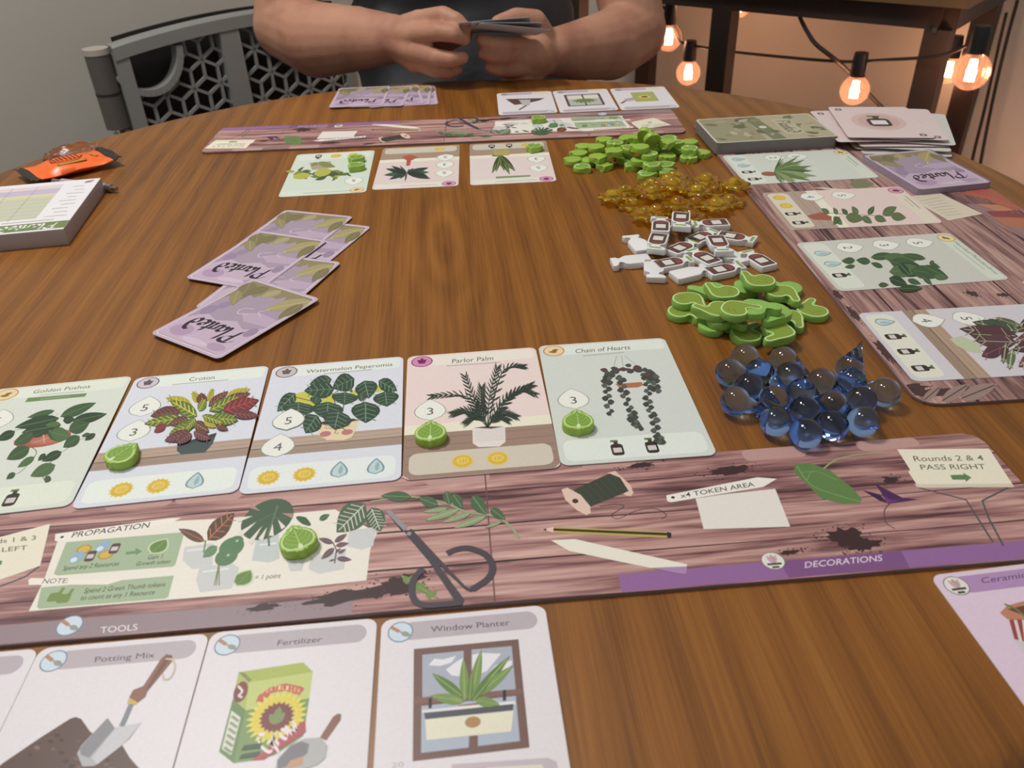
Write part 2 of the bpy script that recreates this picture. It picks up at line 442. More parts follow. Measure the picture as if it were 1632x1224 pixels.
CARD_T = 0.0004
_slabs = {}
def slab(w, h, r, t):
    k = (w, h, r, t)
    if k not in _slabs: _slabs[k] = bm_mesh(prism(rrect(w, h, r, 5), 0, t), 'card_slab')
    return _slabs[k]
def place(o, x, y, z, th, tilt=0.0, roll=0.0):
    o.matrix_world = Matrix.Translation((x, y, TZ + z)) @ Matrix.Rotation(th, 4, 'Z') @ Matrix.Rotation(tilt, 4, 'X') @ Matrix.Rotation(roll, 4, 'Y')
    return o
def inv_at(x, y, th):
    return (Matrix.Translation((x, y, TZ)) @ Matrix.Rotation(th, 4, 'Z')).inverted()
def card(name, w, h, paper, x, y, z, th, art=None, tilt=0.0, r=0.0045, t=CARD_T, mesh=None, roll=0.0):
    key = (w, h, r, t, paper.name)
    if key not in _slabs:
        me = bm_mesh(prism(rrect(w, h, r, 5), 0, t), 'card_slab'); me.materials.append(paper); _slabs[key] = me
    o = link(name, _slabs[key]); place(o, x, y, z, th, tilt, roll)
    if art is not None or mesh is not None:
        link('printed_art', mesh or art.mesh(t), o)
    return o
# ------------------------------------------------------------------ the room
WALL = mat('painted_wall', (206, 202, 192), rough=0.75, spec=0.2, noise=0.03, nscale=3, bump=0.06, bscale=140)
FLOORM = mat('floor_boards', (92, 72, 56), rough=0.5, noise=0.12, nscale=6)
def struct(name, me, m):
    return setp(link(name, me, mat=m), kind='structure')
dL = Vector((0.737, 0.676, 0)); nL = Vector((-0.676, 0.737, 0))         # left wall runs this way; nL points out of the room
dR = Vector((0.753, -0.657, 0)); nR = Vector((0.657, 0.753, 0))
gA = U(195, 75, -0.03)                                                   # top left corner of the lattice gate
dA = U(1040, 5, -0.06)                                                   # under the desk's front rail
wL0 = Vector((gA.x, gA.y, 0)) + nL * 0.30
wR0 = Vector((dA.x, dA.y, 0)) + nR * 0.44
# the corner where both walls meet
den = dL.x * dR.y - dL.y * dR.x
tt = ((wR0.x - wL0.x) * dR.y - (wR0.y - wL0.y) * dR.x) / den
corner = wL0 + dL * tt
def wall(name, p0, p1, n):
    c = (p0 + p1) / 2 + n * 0.05; bm = bmesh.new()
    R = Matrix.Rotation(math.atan2((p1 - p0).y, (p1 - p0).x), 3, 'Z')
    add_box(bm, (c.x, c.y, 1.25), ((p1 - p0).length, 0.10, 2.5), R)
    return struct(name, bm_mesh(bm), WALL)
wall('wall_left', corner - dL * 3.6, corner + dL * 0.10, nL)
wall('wall_right', corner - dR * 0.0, corner + dR * 3.4, nR)
bm = bmesh.new(); add_box(bm, (0, 1.0, -0.05), (6.5, 6.5, 0.1)); struct('floor', bm_mesh(bm), FLOORM)
for nm, p, d, n in (('baseboard_left', corner - dL * 1.66, dL, nL), ('baseboard_right', corner + dR * 1.66, dR, nR)):
    bm = bmesh.new(); c = p - n * 0.006
    add_box(bm, (c.x, c.y, 0.05), (3.3, 0.012, 0.10), Matrix.Rotation(math.atan2(d.y, d.x), 3, 'Z'))
    struct(nm, bm_mesh(bm), mat('white_trim', (214, 208, 200), 0.5))

# ------------------------------------------------------------------ round table
TC = (-0.049, 0.616); TR = 0.514
WOOD = table_wood()
table = empty('round_table', (TC[0], TC[1], 0)); setp(table, 'round brown stained wooden dining table with visible grain', 'table')
bm = bmesh.new()
prof = [(0, TZ - 0.028), (TR - 0.012, TZ - 0.028)]
for k in range(9):
    a = -PI / 2 + PI * k / 8; prof.append((TR - 0.012 + 0.012 * math.cos(a), TZ - 0.014 + 0.014 * math.sin(a)))
prof += [(TR - 0.05, TZ), (0, TZ)]
add_lathe(bm, prof, 128)
link('table_top', bm_mesh(bm, auto=30), table, WOOD)
DW = mat('dark_stained_wood', (84, 46, 22), 0.4, noise=0.15, nscale=18)
bm = bmesh.new(); add_lathe(bm, [(0, TZ - 0.088), (0.40, TZ - 0.088), (0.40, TZ - 0.028), (0, TZ - 0.028)], 64); link('apron', bm_mesh(bm, auto=30), table, DW)
for k in range(4):
    a = PI / 4 + k * PI / 2; bm = bmesh.new(); x, y = 0.33 * math.cos(a), 0.33 * math.sin(a)
    add_tube(bm, [(x * 1.10, y * 1.10, 0.0), (x * 1.05, y * 1.05, 0.3), (x, y, TZ - 0.088)], [0.018, 0.025, 0.032], 12)
    link('leg', bm_mesh(bm, auto=30), table, DW)

# ------------------------------------------------------------------ grey lattice gate behind the table, left
GP = mat('grey_plastic', (150, 150, 147), 0.5, noise=0.03, nscale=8)
GD = mat('dark_grey_plastic', (40, 37, 34), 0.7, noise=0.2, nscale=14)
GM = mat('mid_grey_plastic', (98, 92, 87), 0.55)
GW = mat('pale_plastic_cap', (190, 180, 170), 0.5)
gh = gA.z
gate = empty('lattice_gate', (gA.x, gA.y, 0)); gate.rotation_euler.z = math.atan2(dL.y, dL.x)
setp(gate, 'grey plastic lattice gate panel with cube-pattern openings behind the table', 'gate')
GX0, GX1, GZ0 = -0.022, 0.487, 0.03
def gtop(x):                       # gently arched top rail
    t = (x - GX0) / (GX1 - GX0); return gh + 0.006 + 0.018 * math.sin(PI * min(1, max(0, t))) ** 0.8
def bar(bm, p, q, wd, dp, y=0.0):
    p, q = Vector(p), Vector(q); d = q - p; l = d.length; a = math.atan2(d.y, d.x); c = (p + q) / 2
    R = Matrix.Rotation(-a, 3, 'Y'); add_box(bm, (c.x, y, c.y), (l, dp, wd), R)
bm = bmesh.new()
N_ = 22; ring = []
for i in range(N_ + 1):            # arched rail, one continuous sweep
    x = GX0 - 0.002 + (GX1 - GX0 + 0.004) * i / N_; t = gtop(x)
    ring.append([bm.verts.new(v) for v in ((x, -0.016, t - 0.025), (x, -0.016, t - 0.003), (x, -0.012, t + 0.001), (x, 0.012, t + 0.001), (x, 0.016, t - 0.003), (x, 0.016, t - 0.025))])
for p, q in zip(ring, ring[1:]):
    for k in range(6): bm.faces.new([p[k], p[(k + 1) % 6], q[(k + 1) % 6], q[k]])
bm.faces.new(ring[0][::-1]); bm.faces.new(ring[-1])
link('top_rail', bm_mesh(bm), gate, GP)
for nm, xa, xb, wd in (('side_post', GX0 + 0.010, GX0 + 0.010, 0.028), ('side_post', GX1 - 0.012, GX1 - 0.012, 0.020), ('centre_post', 0.205, 0.205, 0.040)):
    bm = bmesh.new(); bar(bm, (xa, GZ0), (xb, gtop(xa) - 0.014), wd, 0.028); link(nm, bm_mesh(bm), gate, GP)
bm = bmesh.new(); bar(bm, (GX0, GZ0 + 0.012), (GX1, GZ0 + 0.012), 0.03, 0.03); link('bottom_rail', bm_mesh(bm), gate, GP)
discs = [((0.033, gh - 0.012), 0.062, 0.074), ((0.355, gh + 0.004), 0.085, 0.085)]
for (c, ra, rb) in discs:
    bm = bmesh.new(); pts = []
    for k in range(21):
        a = PI + PI * k / 20; x = c[0] + ra * 1.08 * math.cos(a); z = c[1] + rb * math.sin(a)
        pts.append((x, z))
    for p, q in zip(pts, pts[1:]):
        if max(p[0], q[0]) > GX0: bar(bm, p, q, 0.012, 0.026)
    link('handle_arch', bm_mesh(bm), gate, GP)
P_ = 0.0570; a_ = P_ / math.sqrt(3); halves = [bmesh.new(), bmesh.new()]; ox, oz = -0.0005, gh - 0.0956
def ok(x, z):
    if x < GX0 + 0.012 or x > GX1 - 0.014 or abs(x - 0.205) < 0.016 or z > gtop(x) - 0.018 or z < GZ0: return False
    for (c, ra, rb) in discs:
        if ((x - c[0]) / (ra * 1.06)) ** 2 + ((z - c[1]) / rb) ** 2 < 1: return False
    return True
for j in range(-16, 5):
    for i in range(-3, 13):
        nx = ox + (i + 0.5 * (j % 2)) * P_; nz = oz + j * 1.5 * a_
        for k in range(6):
            an = math.radians(30 + 60 * k); qx, qz = nx + a_ * math.cos(an), nz + a_ * math.sin(an)
            t0, t1 = None, None
            for s in range(9):
                t = s / 8
                if ok(nx + (qx - nx) * t, nz + (qz - nz) * t):
                    if t0 is None: t0 = t
                    t1 = t
            if t0 is not None and t1 > t0:
                bar(halves[0 if (nx + qx) / 2 < 0.205 else 1], (nx + (qx - nx) * t0, nz + (qz - nz) * t0), (nx + (qx - nx) * t1, nz + (qz - nz) * t1), 0.0056, 0.006)
for h in halves: link('lattice', bm_mesh(h), gate, GP)
bm = bmesh.new()
for i in range(N_):
    x0 = GX0 + 0.02 + (GX1 - GX0 - 0.03) * i / N_; x1 = GX0 + 0.02 + (GX1 - GX0 - 0.03) * (i + 1) / N_
    vs = [bm.verts.new(v) for v in ((x0, 0.035, GZ0), (x1, 0.035, GZ0), (x1, 0.035, gtop(x1) + 0.003), (x0, 0.035, gtop(x0) + 0.003),
                                    (x0, 0.041, GZ0), (x1, 0.041, GZ0), (x1, 0.041, gtop(x1) + 0.003), (x0, 0.041, gtop(x0) + 0.003))]
    for f in ((0, 1, 2, 3), (5, 4, 7, 6), (3, 2, 6, 7), (0, 4, 5, 1)): bm.faces.new([vs[k] for k in f])
link('back_panel', bm_mesh(bm), gate, GD)
bm = bmesh.new(); add_tube(bm, [(GX0 - 0.026, 0, gh - 0.135), (GX0 - 0.026, 0, gh - 0.004)], 0.0215, 16); hp = link('hinge_barrel', bm_mesh(bm, auto=40), gate, GM)
bm = bmesh.new(); add_tube(bm, [(GX0 - 0.026, 0, gh - 0.004), (GX0 - 0.026, 0, gh + 0.006)], 0.0225, 16); link('cap', bm_mesh(bm, auto=40), hp, GW)
bm = bmesh.new(); add_tube(bm, [(GX0 - 0.026, 0, gh - 0.074), (GX0 - 0.026, 0, gh - 0.070)], 0.0222, 16); link('joint_ring', bm_mesh(bm, auto=40), hp, GD)
bm = bmesh.new(); add_tube(bm, [(GX0 - 0.026 + 0.012 * math.cos(a), -0.01, gh - 0.140 + 0.010 * math.sin(a)) for a in [PI + PI * k / 8 for k in range(9)]], 0.0045, 8); link('pin', bm_mesh(bm, auto=40), hp, GW)
bm = bmesh.new(); add_tube(bm, [(GX0 - 0.012, 0.005, 0.0), (GX0 - 0.012, 0.005, gh - 0.10)], 0.013, 12); link('post', bm_mesh(bm, auto=40), gate, GM)

# ------------------------------------------------------------------ dark desk by the right wall with string lights
BK = mat('black_metal', (52, 38, 31), 0.55, noise=0.08, nscale=20)
DT = mat('desk_top_wood', (112, 84, 54), 0.5, noise=0.15, nscale=12)
desk = empty('console_desk', (dA.x, dA.y, 0)); desk.rotation_euler.z = math.atan2(dR.y, dR.x)
setp(desk, 'dark metal framed console desk against the right wall', 'desk')
rz = dA.z                                           # underside of the front rail
def dloc(px, py):                                   # pixel -> desk local x on the front plane
    p = UP(px, py, (dA.x, dA.y, 0), nR) - Vector((dA.x, dA.y, 0)); return p.dot(dR), p.z
def dbar(name, c, s, m=BK, par=desk):
    bm = bmesh.new(); add_box(bm, c, s); me = bm_mesh(bm); return link(name, me, par, m)
xl = dloc(1146, 60)[0]; xr = dloc(1484, 90)[0]; DD = 0.36
dbar('front_rail', ((xl + xr) / 2 - 0.2, 0.018, rz + 0.022), (xr - xl + 0.4, 0.036, 0.044))
dbar('back_rail', ((xl + xr) / 2 - 0.2, DD, rz + 0.022), (xr - xl + 0.4, 0.036, 0.044))
dbar('side_rail', (xr + 0.01, DD / 2 + 0.018, rz + 0.022), (0.036, DD, 0.044))
for x, y in ((xl, 0.02), (xr, 0.02), (xr, DD), (xl - 0.40, DD), (xl - 0.40, 0.02)):
    dbar('leg', (x, y, rz / 2), (0.046, 0.040, rz))
dbar('desk_top', ((xl + xr) / 2 - 0.2, DD / 2, rz + 0.058), (xr - xl + 0.50, DD + 0.06, 0.028), DT)
dbar('bolt', (xr - 0.004, -0.002, rz - 0.0), (0.008, 0.006, 0.008), mat('steel', (180, 170, 160), 0.3, metal=1.0))

BG = None
def bulb_glass():
    m, N, L, b = nodes_mat('warm_bulb_glass')
    b.inputs['Base Color'].default_value = lin((255, 222, 200)); b.inputs['Roughness'].default_value = 0.08
    b.inputs['Transmission Weight'].default_value = 1.0; b.inputs['IOR'].default_value = 1.12
    out = N['Material Output']; tl = N.new('ShaderNodeBsdfTranslucent'); tl.inputs[0].default_value = lin((255, 206, 176))
    tr = N.new('ShaderNodeBsdfTransparent'); tr.inputs[0].default_value = lin((255, 235, 215))
    m1 = N.new('ShaderNodeMixShader'); m1.inputs[0].default_value = 0.07; m2 = N.new('ShaderNodeMixShader'); m2.inputs[0].default_value = 0.45
    L.new(tr.outputs[0], m1.inputs[1]); L.new(tl.outputs[0], m1.inputs[2]); L.new(m1.outputs[0], m2.inputs[1]); L.new(b.outputs[0], m2.inputs[2]); L.new(m2.outputs[0], out.inputs[0])
    return m
BGL = bulb_glass(); FIL = emit('glowing_filament', (255, 214, 170), 60)
SOCK = mat('black_socket', (26, 22, 20), 0.5)
def bulb(px, py, yoff, label, r=0.030, tilt=0.0, power=1.8, sock=True):
    c = UP(px, py, Vector((dA.x, dA.y, 0)) + nR * yoff, nR)
    e = empty('string_light', c); setp(e, label, 'light bulb', 'globe string lights under the desk'); e.rotation_euler = (0, tilt, 0)
    bm = bmesh.new(); prof = [(0, -r)]
    for k in range(1, 13):
        a = -PI / 2 + PI * 0.86 * k / 12; prof.append((r * math.cos(a), r * math.sin(a)))
    prof += [(0.0125, r * 1.05), (0.012, r * 1.3)]
    add_lathe(bm, prof, 24); link('globe', bm_mesh(bm, smooth=True), e, BGL)
    bm = bmesh.new()
    for k in range(6):
        a = 2 * PI * k / 6; x, y = 0.0065 * math.cos(a), 0.0065 * math.sin(a)
        add_tube(bm, [(x * 0.7, y * 0.7, r * 0.55), (x, y, -r * 0.45)], 0.0016, 6)
    link('filament', bm_mesh(bm), e, FIL)
    bm = bmesh.new(); add_lathe(bm, [(0, r * 0.98), (0.0155, r * 0.98), (0.0155, r * 0.98 + 0.03), (0.0135, r * 0.98 + 0.045), (0, r * 0.98 + 0.045)], 20); link('socket', bm_mesh(bm, auto=40), e, SOCK)
    ld = bpy.data.lights.new('bulb_light', 'POINT'); ld.energy = power; ld.color = (1.0, 0.53, 0.39); ld.shadow_soft_size = 0.008
    lo = bpy.data.objects.new('bulb_light', ld); COL.objects.link(lo); lo.parent = e
    return e
bulb(1066, 60, 0.10, 'lit globe bulb half hidden behind the person\'s elbow', 0.031)
bulb(1097, 116, 0.10, 'lit globe bulb hanging left of the desk leg near table edge', 0.029)
bulb(1178, 8, 0.22, 'lit bulb peeking out below the desk rail right of the leg', 0.028)
bulb(1362, 144, 0.02, 'lit globe bulb hanging just above the pink card pile', 0.029)
bulb(1548, 114, -0.06, 'lit globe bulb in front of the rear desk leg, far right', 0.032)
bulb(1512, 112, 0.33, 'lit bulb mostly hidden behind the front desk leg on the right', 0.028)
bulb(1650, 330, 0.22, 'low bulb glowing behind the right rim of the table', 0.029, power=4.0)
CAB = mat('black_cable', (38, 27, 23), 0.6)
def cable(name, pts, r, label):
    P = [UP(x, y, Vector((dA.x, dA.y, 0)) + nR * o, nR) for x, y, o in pts]
    bm = bmesh.new(); add_tube(bm, catmull(P, 6), r, 8)
    return setp(link(name, bm_mesh(bm, smooth=True), mat=CAB), label, 'cable')
cable('string_light_cable', [(1048, 4, 0.10), (1066, 22, 0.10), (1080, 62, 0.10), (1103, 72, 0.10), (1124, 76, 0.09), (1165, 82, 0.08), (1240, 90, 0.06), (1320, 97, 0.03), (1365, 98, 0.02), (1420, 95, 0.0), (1480, 91, -0.02), (1520, 82, -0.05), (1549, 68, -0.06)], 0.0032, 'thin black cable strung between the globe bulbs')
cable('power_cord', [(1274, 26, 0.02), (1285, 48, 0.02), (1300, 70, 0.01), (1330, 94, 0.01), (1358, 120, 0.06), (1385, 150, 0.07), (1412, 178, 0.07)], 0.0045, 'thick black cord drooping diagonally from the desk rail')
cable('hanging_cord', [(1604, 20, 0.30), (1592, 70, 0.30), (1570, 170, 0.30), (1545, 290, 0.30), (1570, 345, 0.28), (1625, 330, 0.24), (1652, 285, 0.22)], 0.0035, 'dark cord hanging straight down beside the rear desk leg')
cable('hanging_cord', [(1622, 0, 0.30), (1603, 70, 0.30), (1580, 170, 0.30), (1557, 290, 0.30)], 0.0035, 'dark cord hanging down furthest right by the wall')
# ------------------------------------------------------------------ person across the table
def add_ball(bm, c, r, sq=(1, 1, 1)):
    m = Matrix.Translation(c) @ Matrix.Diagonal((r * sq[0], r * sq[1], r * sq[2], 1))
    bmesh.ops.create_uvsphere(bm, u_segments=20, v_segments=12, radius=1, matrix=m)
def add_bone(bm, p, r0, q, r1):
    p, q = Vector(p), Vector(q)
    add_ball(bm, p, r0); add_ball(bm, q, r1)
    if (q - p).length > 1e-5: add_tube(bm, [p, q], [r0, r1], 20)
def blend(name, bm, voxel, smooth=4, fac=0.5):
    me = bpy.data.meshes.new(name); bmesh.ops.recalc_face_normals(bm, faces=bm.faces); bm.to_mesh(me); bm.free()
    o = bpy.data.objects.new(name, me); COL.objects.link(o)
    r = o.modifiers.new('r', 'REMESH'); r.mode = 'VOXEL'; r.voxel_size = voxel; r.use_smooth_shade = True
    s = o.modifiers.new('s', 'SMOOTH'); s.iterations = smooth; s.factor = fac
    dg = bpy.context.evaluated_depsgraph_get(); out = bpy.data.meshes.new_from_object(o.evaluated_get(dg))
    bpy.data.objects.remove(o); bpy.data.meshes.remove(me)
    out.polygons.foreach_set('use_smooth', [True] * len(out.polygons)); return out
def skin_mat():
    m, N, L, b = nodes_mat('skin')
    tc = N.new('ShaderNodeTexCoord'); n1 = N.new('ShaderNodeTexNoise'); n1.inputs['Scale'].default_value = 16; n1.inputs['Detail'].default_value = 5
    L.new(tc.outputs['Object'], n1.inputs['Vector'])
    r = ramp(N, [(0.30, (158, 108, 88)), (0.50, (180, 132, 108)), (0.72, (188, 140, 116))]); L.new(n1.outputs['Fac'], r.inputs['Fac'])
    n2 = N.new('ShaderNodeTexNoise'); n2.inputs['Scale'].default_value = 420; n2.inputs['Detail'].default_value = 3; L.new(tc.outputs['Object'], n2.inputs['Vector'])
    bp = N.new('ShaderNodeBump'); bp.inputs['Strength'].default_value = 0.25; bp.inputs['Distance'].default_value = 0.0012
    L.new(n2.outputs['Fac'], bp.inputs['Height']); L.new(bp.outputs['Normal'], b.inputs['Normal'])
    L.new(r.outputs['Color'], b.inputs['Base Color']); b.inputs['Roughness'].default_value = 0.55; b.inputs['Specular IOR Level'].default_value = 0.35
    b.inputs['Subsurface Weight'].default_value = 0.12; b.inputs['Subsurface Radius'].default_value = (0.012, 0.004, 0.002); b.inputs['Subsurface Scale'].default_value = 0.4
    return m
SKIN = skin_mat()
PXC = -0.06; PY = 1.43
J = lambda x, y, z: Vector((x, y, z))
shL, shR = J(PXC - 0.20, PY + 0.01, TZ + 0.33), J(PXC + 0.20, PY + 0.01, TZ + 0.33)
elL, elR = UY(455, 42, 1.31), UY(1012, 50, 1.31)
pel = J(PXC, PY + 0.09, 0.52); chest = J(PXC, PY, TZ + 0.20); neck = J(PXC, PY - 0.01, TZ + 0.44); head = J(PXC, PY - 0.05, TZ + 0.585)
bm = bmesh.new()
add_ball(bm, pel, 0.135, (1.25, 0.9, 0.85)); add_ball(bm, chest, 0.15, (1.25, 0.72, 1.15)); add_ball(bm, J(PXC, PY + 0.04, TZ - 0.02), 0.14, (1.18, 0.8, 1.2))
add_bone(bm, shL, 0.062, shR, 0.062); add_bone(bm, J(PXC, PY, TZ + 0.34), 0.075, neck, 0.058); add_bone(bm, neck, 0.055, head - J(0, -0.01, 0.06), 0.055)
# head: skull, jaw, nose, ears, brow, lips
add_ball(bm, head + J(0, 0.012, 0.02), 0.092, (0.84, 1.02, 1.05)); add_bone(bm, head + J(0, -0.03, -0.06), 0.052, head + J(0, -0.052, -0.088), 0.030)
add_bone(bm, head + J(0, -0.084, 0.005), 0.009, head + J(0, -0.100, -0.030), 0.014)
for s in (-1, 1):
    add_ball(bm, head + J(s * 0.079, 0.012, -0.012), 0.026, (0.35, 0.7, 1.15)); add_bone(bm, head + J(s * 0.012, -0.080, 0.022), 0.011, head + J(s * 0.045, -0.066, 0.022), 0.010)
    add_ball(bm, head + J(s * 0.040, -0.058, -0.030), 0.026)
add_bone(bm, head + J(-0.018, -0.080, -0.058), 0.0075, head + J(0.018, -0.080, -0.058), 0.0075)
# arms
for sh, el in ((shL, elL), (shR, elR)):
    add_bone(bm, sh, 0.062, sh.lerp(el, 0.45), 0.054); add_bone(bm, sh.lerp(el, 0.45), 0.054, el, 0.046)
wrL = UY(628, 62, 1.170); wrR = UY(884, 84, 1.175)
add_bone(bm, elL, 0.047, UY(505, 64, 1.265), 0.052); add_bone(bm, UY(505, 64, 1.265), 0.052, UY(570, 62, 1.215), 0.042); add_bone(bm, UY(570, 62, 1.215), 0.042, wrL, 0.031)
add_bone(bm, elR, 0.047, UY(972, 72, 1.265), 0.049); add_bone(bm, UY(972, 72, 1.265), 0.049, UY(925, 80, 1.215), 0.040); add_bone(bm, UY(925, 80, 1.215), 0.040, wrR, 0.032)
# legs and feet
for s in (-1, 1):
    hip = pel + J(s * 0.10, -0.02, -0.02); kn = J(PXC + s * 0.13, PY - 0.40, 0.50); an = J(PXC + s * 0.13, PY - 0.36, 0.09)
    add_bone(bm, hip, 0.085, kn, 0.058); add_bone(bm, kn, 0.056, an, 0.036); add_bone(bm, an - J(0, -0.03, 0.045), 0.035, an + J(0, -0.16, -0.06), 0.028)
# hands: palm plus five finger chains each
def chain(pts, r):
    P = [UY(*p) for p in pts]
    for i in range(len(P) - 1): add_bone(bm, P[i], r[i], P[i + 1], r[i + 1])
F1 = [0.0125, 0.0112, 0.0100, 0.0085]
# person's right hand, left in the picture
for k in ((668, 34, 1.135), (658, 56, 1.122), (655, 80, 1.120), (664, 100, 1.128)):
    add_bone(bm, wrL, 0.026, UY(*k), 0.0145)
chain([(668, 32, 1.135), (706, 24, 1.105), (728, 33, 1.090), (741, 45, 1.085)], F1)
chain([(658, 54, 1.122), (700, 51, 1.080), (724, 55, 1.074), (740, 62, 1.080)], F1)
chain([(655, 80, 1.120), (697, 92, 1.080), (720, 95, 1.074), (737, 92, 1.080)], F1)
chain([(664, 100, 1.128), (698, 113, 1.095), (716, 115, 1.090), (729, 111, 1.093)], [0.0115, 0.0100, 0.0090, 0.0075])
chain([(640, 80, 1.165), (678, 76, 1.150), (712, 68, 1.130), (742, 56, 1.112)], [0.017, 0.015, 0.012, 0.0095])
# person's left hand, right in the picture: cards rest on the fingers, thumb on top
for k in ((848, 58, 1.150), (836, 76, 1.128), (836, 94, 1.126), (846, 108, 1.134)):
    add_bone(bm, wrR, 0.027, UY(*k), 0.0150)
add_ball(bm, UY(850, 84, 1.142), 0.028)
F2 = [0.0110, 0.0092, 0.0085, 0.0072]
chain([(836, 71, 1.128), (806, 70, 1.096), (783, 67, 1.090), (766, 63, 1.092)], F2)
chain([(836, 91, 1.126), (806, 92, 1.096), (785, 90, 1.090), (769, 85, 1.094)], F2)
chain([(844, 108, 1.132), (814, 113, 1.102), (795, 112, 1.096), (780, 107, 1.098)], F2)
chain([(856, 120, 1.145), (834, 130, 1.122), (816, 131, 1.114), (803, 127, 1.114)], [0.0100, 0.0084, 0.0076, 0.0064])
chain([(868, 66, 1.165), (852, 36, 1.150), (823, 29, 1.135), (794, 37, 1.118)], [0.019, 0.0165, 0.0130, 0.0100])
body = link('person', blend('person', bm, 0.0030, 3, 0.5), mat=SKIN)
setp(body, 'person in dark grey t-shirt holding cards at the far side of the table', 'person')
HAIR = mat('short_brown_hair', (58, 42, 32), 0.7, noise=0.2, nscale=120, bump=0.6)
bm = bmesh.new(); add_ball(bm, head + J(0, 0.024, 0.042), 0.094, (0.88, 0.98, 0.92)); link('hair', blend('hair', bm, 0.006, 2), body, HAIR)
for s in (-1, 1):
    bm = bmesh.new(); add_ball(bm, head + J(s * 0.030, -0.071, 0.000), 0.0125); link('eye', bm_mesh(bm, smooth=True), body, mat('eye_white', (225, 220, 214), 0.2))
    bm = bmesh.new(); add_ball(bm, head + J(s * 0.030, -0.080, -0.001), 0.0055); link('iris', bm_mesh(bm, smooth=True), body, mat('iris_brown', (60, 42, 30), 0.2))
SHIRT = mat('dark_grey_jersey', (86, 89, 94), 0.85, 0.2, noise=0.06, nscale=40, bump=0.5, bscale=26)
bm = bmesh.new()
add_ball(bm, chest, 0.165, (1.27, 0.74, 1.15)); add_ball(bm, J(PXC, PY + 0.04, TZ - 0.02), 0.158, (1.22, 0.82, 1.25)); add_ball(bm, J(PXC, PY + 0.08, 0.57), 0.155, (1.25, 0.88, 0.8))
add_bone(bm, shL, 0.072, shR, 0.072); add_bone(bm, J(PXC, PY, TZ + 0.34), 0.082, J(PXC, PY, TZ + 0.40), 0.070)
for sh, el in ((shL, elL), (shR, elR)): add_bone(bm, sh, 0.074, sh.lerp(el, 0.50), 0.070)
from mathutils import noise as mnoise
tee = blend('t_shirt', bm, 0.009, 5)
cos = [v.co.copy() for v in tee.vertices]; nos = [Vector(n.vector) for n in tee.vertex_normals]; flat = []
for q, n in zip(cos, nos):         # soft slanting folds in the jersey
    f = mnoise.noise(Vector((q.x * 9 + q.z * 7, q.y * 9, q.z * 26 - q.x * 8))); flat += list(q + n * 0.011 * f)
tee.vertices.foreach_set('co', flat); tee.update()
link('t_shirt', tee, body, SHIRT)
PANTS = mat('charcoal_trousers', (42, 43, 46), 0.85, 0.2, noise=0.1, nscale=30, bump=0.4, bscale=40)
bm = bmesh.new(); add_ball(bm, pel, 0.145, (1.28, 0.95, 0.8))
for s in (-1, 1):
    hip = pel + J(s * 0.10, -0.02, -0.02); kn = J(PXC + s * 0.13, PY - 0.40, 0.50); an = J(PXC + s * 0.13, PY - 0.36, 0.09)
    add_bone(bm, hip, 0.094, kn, 0.068); add_bone(bm, kn, 0.066, an, 0.050)
link('trousers', blend('trousers', bm, 0.012, 3), body, PANTS)
for s in (-1, 1):
    an = J(PXC + s * 0.13, PY - 0.36, 0.09); bm = bmesh.new(); add_bone(bm, an - J(0, -0.03, 0.045), 0.043, an + J(0, -0.16, -0.052), 0.036)
    link('shoe', blend('shoe', bm, 0.006, 4), body, mat('dark_shoe', (30, 30, 32), 0.6))
# the chair that carries the person
ch = empty('dining_chair', (PXC, PY + 0.12, 0)); setp(ch, 'dark wooden chair under the seated person', 'chair')
DC = mat('dark_chair_wood', (40, 30, 24), 0.5, noise=0.1, nscale=20)
def cbox(nm, c, s): return link(nm, box_mesh(s, 0.004, c), ch, DC)
cbox('seat', (0, -0.02, 0.385), (0.42, 0.42, 0.03))
for x in (-0.18, 0.18):
    cbox('leg', (x, -0.20, 0.185), (0.035, 0.035, 0.37)); cbox('leg', (x, 0.19, 0.185), (0.035, 0.035, 0.37)); cbox('back_post', (x, 0.205, 0.56), (0.035, 0.03, 0.38))
for z in (0.56, 0.70): cbox('back_slat', (0, 0.205, z), (0.33, 0.018, 0.06))
# ------------------------------------------------------------------ game boards and cards
PAPER = mat('white_card_paper', (226, 226, 224), 0.5, 0.3)
EDGE = mat('board_grey_core', (120, 104, 104), 0.7, 0.2)
BW1 = board_wood('printed_planks_player', 'X', 0.37, [(66, 40, 45), (132, 92, 92), (178, 136, 130), (210, 174, 164)], 0.0235)
BW2 = board_wood('printed_planks_market', 'Y', 0.11, [(74, 50, 52), (132, 98, 96), (166, 130, 122), (194, 160, 150)], 0.042)
def board_mesh(w, h, r, t, top):
    me = bm_mesh(prism(rrect(w, h, r, 6), 0, t, 0.0003, 1), 'board', auto=30)
    me.materials.append(EDGE); me.materials.append(top)
    for p in me.polygons:
        if p.normal.z > 0.9: p.material_index = 1
    return me
NB = (-0.0132, 0.2739, 0.055); BT = 0.002
PB_W, PB_H = 0.512, 0.087
rnd = random.Random(3)
nb_inv = inv_at(*NB)
A = Art(nb_inv, BT)
W_, H_ = PB_W * 500, PB_H * 500
SOIL = (62, 42, 44); CREAM = (232, 226, 212)
